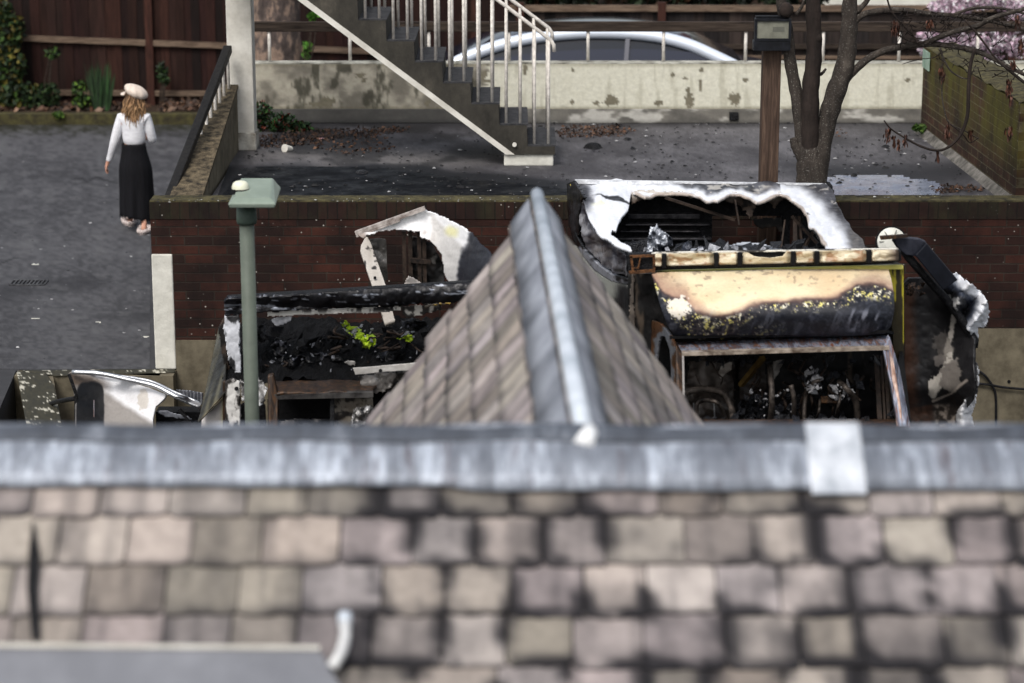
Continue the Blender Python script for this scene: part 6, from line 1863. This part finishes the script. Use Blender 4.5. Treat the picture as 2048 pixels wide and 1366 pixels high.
# leaning smoked panel and white piece at the left side of that ambulance
def olive(x, y):
    s = fbm((x + y * .28) * .16, y * .006, 311, 4)
    c = lerpc(cc(34, 31, 25), cc(112, 106, 84), sm(.35, .75, s))
    return lerpc(c, cc(20, 18, 17), sm(440, 452, x + (y - 700) * .02) * .6)


panel('leaning_panel', [(438, 656), (450, 660), (453, 720), (450, 786), (404, 838), (396, 845), (402, 826), (418, 752)], planeY(PY(440, 660, 16.5), PY(450, 780, 15.6), PY(404, 838, 15.5)), M['burnt_metal'], am2, olive, 2, thick=.012)
panel('front_wing', [(404, 838), (424, 818), (447, 795), (449, 900), (400, 900)], upright(15.65), M['burnt'], am2, lambda x, y: lerpc(lerpc(cc(206, 200, 196), cc(234, 230, 226), fbm(x * .03, y * .03, 5, 3)), cc(190, 184, 120), sm(438, 447, x) * .5), 2.2, wob=.02, thick=.01)

# ------------------------------------------------------------------ third wreck, far left
am3 = thing('burnt_van', 'wrecked white van with a crumpled side and scorched black opening, by the low yard wall', 'van', (-2.6, 16.6, ZY))
y3 = 16.4
body3 = [(137, 746), (150, 744), (200, 749), (260, 764), (300, 776), (334, 790), (328, 800), (312, 814), (306, 840), (310, 900), (150, 900), (152, 800), (146, 770)]


def wcol(x, y):
    n = fbm(x * .03, y * .04, 321, 5); nf = fbm(x * .15, y * .15, 323, 4)
    c = lerpc(cc(206, 204, 204), cc(238, 240, 244), n)
    ln = y - (770 + (x - 205) * .62)
    c = lerpc(c, cc(126, 120, 114), sm(6, 22, ln + (n - .5) * 12) * .85)
    c = lerpc(c, cc(70, 56, 44), sm(-16, 4, -np.abs(y - (762 + (x - 160) * .2)) + 6 + (nf - .5) * 8) * sm(230, 190, x) * .8)
    hole_d = np.hypot(np.maximum(0, np.abs(x - 180) - 14) / 14, np.maximum(0, 800 - y) / 34)
    c = lerpc(c, cc(12, 12, 14), sm(1.1, .85, hole_d + (n - .5) * .3))
    c = lerpc(c, cc(196, 190, 182), sm(1.0, .8, np.hypot((x - 288) / 12, (y - 800) / 24) + (nf - .5) * .7))
    return c


def wsurf(x, y):
    return PY(x, y, y3 + .12 * np.sin((x - 150) / 50) + .003 * (800 - y) + .05 * sm(290, 330, x))


panel('body_side', body3, wsurf, M['burnt'], am3, wcol, 1.8, wob=.03, wobf=.02, thick=.02)
m = MB()
m.tube(spline([PY(144, 744, y3 + .1), PY(200, 747, y3 + .1), PY(260, 760, y3 + .05), PY(310, 772, y3), PY(350, 792, y3 - .05), PY(400, 815, y3 - .1)], 5), .018, 8, .1)
m.tube(spline([PY(170, 744, y3 + .2), PY(240, 752, y3 + .2), PY(300, 762, y3 + .2), PY(345, 782, y3 + .1), PY(404, 808, y3)], 5), .010, 8, .1)
m.build('roof_rail', M['silver'], am3, smooth=True)
panel('roof_skin', [(150, 743), (240, 752), (300, 762), (345, 782), (402, 808), (400, 816), (350, 793), (310, 774), (260, 761), (200, 748)], planeY(PY(200, 747, y3 + .1), PY(350, 792, y3 - .05), PY(300, 762, y3 + .35)), M['burnt_metal'], am3,
      lambda x, y: lerpc(cc(40, 40, 44), cc(214, 214, 216), sm(.42, .6, fbm(x * .03 + y * .02, y * .1, 331, 4))), 1.8, wob=.04, thick=.008)
panel('ribbed_sheet', [(350, 779), (380, 781), (407, 786), (404, 806), (385, 800), (362, 788)], lambda x, y: PY(x, y, y3 + .3 + .03 * np.sin(x * .9)), M['burnt_metal'], am3, lambda x, y: lerpc(cc(130, 132, 140), cc(226, 228, 234), .5 + .5 * np.sin(x * .9)), 1.6, thick=.006)
MB().box((X_(310, 850, y3 + .1), y3 + .15, ZY + .4), (X_(400, 850, y3), y3 + .3, Z_(824, y3 + .15))).build('inner_panel', M['black'], am3)
panel('torn_edge', [(312, 822), (322, 818), (340, 822), (378, 832), (390, 842), (360, 838), (330, 834)], upright(y3 + .0), M['burnt_metal'], am3, lambda x, y: lerpc(cc(180, 184, 192), cc(60, 62, 70), fbm(x * .08, y * .1, 3, 4)), 1.8, jag=2, thick=.01)
m = MB(); m.bar(PY(138, 748, y3 - .02), PY(153, 790, y3 - .02), .02, .02); m.bar(PY(152, 790, y3 - .02), PY(152, 900, y3 - .02), .03, .02)
m.bar(PY(358, 818, y3), PY(384, 848, y3), .03, .02); m.build('door_frame', M['black'], am3)
MB().tube(spline([PY(100, 808, y3 + .9), PY(120, 802, y3 + .5), PY(150, 797, y3 + .1)], 4), .018, 8).build('hanging_hose', M['black'], am3, smooth=True)
m = MB(); m.tube([PY(188, 800, y3 - .03), PY(188, 838, y3 - .03)], .004, 5); m.build('rusted_rod', M['rust'], am3)
wheels(am3, [(X_(165, 880, y3) + .05, y3 + .05)], .2)
wheels(am3, [(X_(430, 880, y3) - .2, y3 + .3)], .2)
MB().box((X_(150, 850, y3) + .02, y3 + .08, ZY + .3), (X_(430, 850, y3), 17.7, ZY + .42)).build('chassis', M['rust_dark'], am3)

# ------------------------------------------------------------------ cables on the concrete base
def cable(name, label, pts, r_):
    P = [PY(x, y, YB - .02 - (.02 if 0 < i < len(pts) - 1 else 0)) for i, (x, y) in enumerate(pts)]
    return props(MB().tube(spline(P, 6), r_, 8).build(name, M['black'], smooth=True), label, 'cable')


cable('cable', 'black cable curving down the concrete base of the brick wall, at the right', [(1945, 738), (1965, 747), (1980, 764), (1990, 784), (1992, 820), (1991, 900), (1990, 960)], .010)
cable('cable', 'straight black cable running sideways along the concrete base', [(1940, 766), (1975, 769), (2010, 775), (2060, 779), (2120, 782)], .010)

# ------------------------------------------------------------------ the walking woman
pw_ = PZ(262, 462, 0.0)
per = thing('person', 'woman walking on the road in pale cap, white top, long black skirt and fluffy slippers', 'person', tuple(pw_), None, rz=0.0)
SCP = float(pw_[1] / CP) / F / 1.0
dist_p = float(np.linalg.norm(pw_ - np.array([0, 0, CAM_H])))
mpp = dist_p / F          # metres per photo pixel here


def L(px, py, dy=0.0):
    """local point: px, py are photo pixels, dy is metres away from the camera"""
    x = (px - 259) * mpp
    z = (462 - py) * mpp * .978 / math.cos(R(11.5)) - dy * math.tan(R(11.5))
    return (x, dy, z)


def skin(name, nodes, edges, mat, parent, root=0, sub=2, smooth=True):
    me = bpy.data.meshes.new(name)
    me.from_pydata([n[0] for n in nodes], edges, [])
    o = bpy.data.objects.new(name, me); C.objects.link(o); o.parent = parent
    mo = o.modifiers.new("skin", 'SKIN'); mo.use_smooth_shade = True
    sv = me.skin_vertices[0].data
    for i, n in enumerate(nodes):
        r_ = n[1]; sv[i].radius = r_ if hasattr(r_, '__len__') else (r_, r_)
        sv[i].use_root = (i == root)
    s_ = o.modifiers.new("sub", 'SUBSURF'); s_.levels = sub; s_.render_levels = sub
    me.materials.append(mat)
    return o


skinm = simple('skin', rgb(176, 128, 108), rgb(196, 148, 126), 10, .6, bump=0)
N_ = [(L(272, 322), (.105, .09)),       # 0 pelvis
      (L(272, 292), (.10, .08)), (L(272, 262), (.115, .085)), (L(273, 236), (.12, .075)),   # 1,2,3 spine
      (L(274, 222), .045), (L(275, 208, .01), .05), (L(275, 195, .02), (.075, .085)), (L(275, 183, .02), (.07, .08)),   # 4 neck,5,6,7 head
      (L(248, 236), .047), (L(240, 262, -.02), .04), (L(232, 290, -.02), .034), (L(223, 315, .02), .026), (L(217, 327, .03), .02), (L(215, 333, .035), (.03, .016)),   # 8-13 left arm
      (L(299, 236), .047), (L(305, 262, .0), .04), (L(309, 281, .02), .034), (L(300, 276, .16), .027), (L(292, 272, .24), .02), (L(289, 271, .27), (.028, .016)),  # 14-19 right arm bent forward
      (L(258, 330), .085), (L(256, 382, .10), .06), (L(255, 420, .20), .038), (L(251, 439, .25), .028), (L(246, 446, .34), (.036, .022)),   # 20-24 left leg
      (L(286, 330), .085), (L(287, 385, .03), .06), (L(288, 428, -.02), .036), (L(288, 458, -.13), .028), (L(287, 466, -.08), (.036, .022))]   # 25-29 right leg
E_ = [(0, 1), (1, 2), (2, 3), (3, 4), (4, 5), (5, 6), (6, 7), (3, 8), (8, 9), (9, 10), (10, 11), (11, 12), (12, 13), (3, 14), (14, 15), (15, 16), (16, 17), (17, 18), (18, 19),
      (0, 20), (20, 21), (21, 22), (22, 23), (23, 24), (0, 25), (25, 26), (26, 27), (27, 28), (28, 29)]


def fingers(base, d, side):
    b = Vector(base); d = Vector(d).normalized(); s_ = Vector(side).normalized(); pn = d.cross(s_)
    for k, ln in enumerate((.062, .07, .066, .052)):
        i0 = len(N_)
        a = b + s_ * (-.024 + .016 * k) + d * .012
        N_.append((tuple(a), .0085)); N_.append((tuple(a + d * ln * .5 + pn * .006), .008)); N_.append((tuple(a + d * ln * .85 + pn * .028), .007))
        E_.extend([(13 if base == HB[0] else 19, i0), (i0, i0 + 1), (i0 + 1, i0 + 2)])
    i0 = len(N_)
    a = b - s_ * .03 - d * .01
    N_.append((tuple(a), .010)); N_.append((tuple(a - s_ * .012 + d * .035 + pn * .01), .009))
    E_.extend([(13 if base == HB[0] else 19, i0), (i0, i0 + 1)])


HB = [N_[13][0], N_[19][0]]
fingers(HB[0], (-.25, .1, -1), (0, 1, .1))
fingers(HB[1], (-.3, 1, .1), (0, -.1, 1))
skin('body', N_, E_, skinm, per)
whitecloth = simple('white jersey', rgb(216, 216, 220), rgb(236, 236, 240), 12, .9, bump=.5, bd=.012, stretch=(1, 1, 3))
T_ = [(L(272, 297), (.120, .10)), (L(272, 270), (.132, .10)), (L(273, 248), (.142, .10)), (L(273, 234), (.125, .088)), (L(274, 226), (.06, .055)),
      (L(249, 237), .062), (L(241, 262, -.02), .053), (L(233, 288, -.02), .048), (L(224, 312, .02), .036), (L(219, 323, .03), .030),
      (L(298, 237), .062), (L(304, 262), .053), (L(308, 281, .02), .05), (L(300, 276, .15), .036)]
skin('top', T_, [(0, 1), (1, 2), (2, 3), (3, 4), (3, 5), (5, 6), (6, 7), (7, 8), (8, 9), (3, 10), (10, 11), (11, 12), (12, 13)], whitecloth, per)
# skirt
blackcloth = simple('black cloth', rgb(10, 10, 13), rgb(20, 20, 25), 12, .85, bump=.4, bd=.01, stretch=(4, 4, .4))
m = MB(); n = 72; rings = 26
for i in range(rings + 1):
    t = i / rings
    yy_ = 287 + (435 - 287) * t
    cx_ = 271 + 2.0 * math.sin(t * 2) - 1 * t
    hw = (23.5 + 9.0 * float(sm(0, .4, t)) + .5 * float(sm(.4, .9, t))) * mpp
    hd_ = hw * (.75 + .05 * t)
    for j in range(n):
        an = 6.2832 * j / n
        fold = 1 + t * (.055 * math.sin(an * 7 + 1 + t) + .035 * math.sin(an * 11 + 2.2 * t)) 
        x, y, z = L(cx_, yy_)
        hem = (-.034 * math.cos(an) + .008 * math.sin(an * 17)) * t ** 4
        m.v.append((x + hw * fold * math.cos(an), y + hd_ * fold * math.sin(an) + .03 * t, z + hem))
for i in range(rings):
    for j in range(n): m.f.append((i * n + j, i * n + (j + 1) % n, (i + 1) * n + (j + 1) % n, (i + 1) * n + j))
o = m.build('skirt', blackcloth, per, smooth=True, raw=True)
mo = o.modifiers.new("t", 'SOLIDIFY'); mo.thickness = .006
m = MB(); r = random.Random(5)
for k in range(110):
    an = r.uniform(-3.1, .1); x, y, z = L(271, 434)
    px_, py_ = 33 * mpp * math.cos(an), 30 * mpp * math.sin(an) + .03
    zb_ = z - .034 * math.cos(an)
    m.tube([(x + px_, y + py_, zb_ + .015), (x + px_ + r.uniform(-.01, .01), y + py_ + r.uniform(-.01, .01), zb_ - r.uniform(.01, .045))], [.003, .001], 4)
m.build('skirt_fringe', blackcloth, per, raw=True)
# hair
hairm = NT('wavy hair', .55); va = hairm.n("ShaderNodeVertexColor"); va.layer_name = "Col"; hairm.color(va.outputs[0])
m = MB(); m.c = []
HC = Vector(L(275, 188, .02))
for k in range(420):
    an = r.uniform(-math.pi * 1.08, math.pi * .08)
    rad = .068 * r.uniform(.7, 1.0)
    st_ = HC + Vector((math.cos(an) * rad, math.sin(an) * rad * 1.05, r.uniform(-.03, .05)))
    ln = r.uniform(.17, .34) * (1.0 if r.random() < .7 else .7)
    P = []; ph = r.uniform(0, 6); sway = r.uniform(-.05, .05)
    for i in range(9):
        t = i / 8
        out = 1 + .38 * math.sin(min(1, t * 1.4) * 1.6) * (.6 + .4 * r.random() * .3)
        P.append((HC.x + (st_.x - HC.x) * out + .012 * math.sin(t * 9 + ph) * t + sway * t, HC.y + (st_.y - HC.y) * out - .035 * t + .008 * math.cos(t * 8 + ph), st_.z - ln * t))
    nb = len(m.v); m.tube(P, [.005, .0065, .007, .0075, .007, .0065, .006, .004, .0015], 5)
    tone = r.uniform(.6, 1.15)
    for q_ in range(len(m.v) - nb):
        t = (q_ // 5) / 8
        a_, b_ = np.array([80, 58, 42]), np.array([190, 152, 112])
        m.c.append(tuple(lin(np.clip((a_ * (1 - t) + b_ * t) / 255 * tone, 0, 1))))
m.build('hair', hairm.m, per, smooth=True, raw=True)
# cap
capm = simple('pale felt', rgb(206, 190, 176), rgb(226, 212, 200), 20, .95, bump=.3)
m = MB(); n = 32; K = 12
ccn = Vector(L(277, 187, .02))
for i in range(K + 1):
    ph = -1.0 + (math.pi / 2 + 1.0) * i / K
    for j in range(n):
        an = 6.2832 * j / n
        puff = 1 + .05 * math.cos(an * 8)
        rx = .112 * math.cos(ph) ** .8 * puff if math.cos(ph) > 0 else 0
        x = rx * math.cos(an); y = rx * 1.05 * math.sin(an); z = .066 * math.sin(ph)
        m.v.append((ccn.x + x * 1.02 + .012, ccn.y + y, ccn.z + z - .34 * x - .10 * (y < 0) * abs(y) + .012))
for i in range(K):
    for j in range(n): m.f.append((i * n + j, i * n + (j + 1) % n, (i + 1) * n + (j + 1) % n, (i + 1) * n + j))
cap_ = m.build('cap', capm, per, smooth=True, raw=True)
m = MB()
bc_ = Vector(L(259, 186, .05))
for i in range(5):
    for j in range(9):
        a_ = math.radians(110 + 140 * j / 8); rr = .02 + .05 * i / 4
        m.v.append((bc_.x + .01 + rr * math.cos(a_), bc_.y + .09 * math.sin(a_) * (.4 + .6 * i / 4), bc_.z - .012 * (i / 4) ** 2 + .004 * math.sin(a_)))
for i in range(4):
    for j in range(8): m.f.append((i * 9 + j, i * 9 + j + 1, (i + 1) * 9 + j + 1, (i + 1) * 9 + j))
o = m.build('cap_peak', capm, cap_, smooth=True, raw=True); mo = o.modifiers.new("t", 'SOLIDIFY'); mo.thickness = .012
# slippers
fur = simple('pink fleece', rgb(206, 188, 182), rgb(232, 220, 214), 60, .95, bump=.9, bd=.02)
for fx, fy, an0, dy in ((245, 448, .35, .34), (289, 467, -.12, -.10)):
    c = Vector(L(fx, fy, dy)); c.z = max(.0, c.z - .02) if fy > 460 else .012
    m = MB(); nn = 26
    for i in range(nn):
        a_ = 6.2832 * i / nn; w = .055 if math.sin(a_) < 0 else .06
        x, y = w * math.cos(a_), .125 * math.sin(a_)
        for z in (0, .022): m.v.append((c.x + x * math.cos(an0) - y * math.sin(an0), c.y + x * math.sin(an0) + y * math.cos(an0), z + .002))
    m.f = [(2 * i, 2 * ((i + 1) % nn), 2 * ((i + 1) % nn) + 1, 2 * i + 1) for i in range(nn)] + [tuple(range(1, 2 * nn, 2)), tuple(range(0, 2 * nn, 2))[::-1]]
    sl = m.build('slipper', fur, per, raw=True)
    m = MB()
    for k in range(15):
        u = -1.5 + 3.0 * k / 14
        P = []
    ring = []
    for k in range(23):
        a_ = 6.2832 * k / 22; x, y = .056 * math.cos(a_), .12 * math.sin(a_)
        ring.append((c.x + x * math.cos(an0) - y * math.sin(an0), c.y + x * math.sin(an0) + y * math.cos(an0), .035 + .004 * math.sin(k * 2.1) + (.02 if math.sin(a_) > 0 else 0)))
    m.tube(ring, .022, 8, .2, cap=False)
    for k in range(5):
        t = k / 4; yo = .02 + .085 * t
        P = [(-.05, yo, .03), (-.03, yo, .065), (0, yo, .075 - .02 * t), (.03, yo, .065), (.05, yo, .03)]
        m.tube([(c.x + x * math.cos(an0) - y * math.sin(an0), c.y + x * math.sin(an0) + y * math.cos(an0), z) for x, y, z in P], .02, 8, .2)
    m.build('slipper_upper', fur, sl, raw=True, smooth=True)
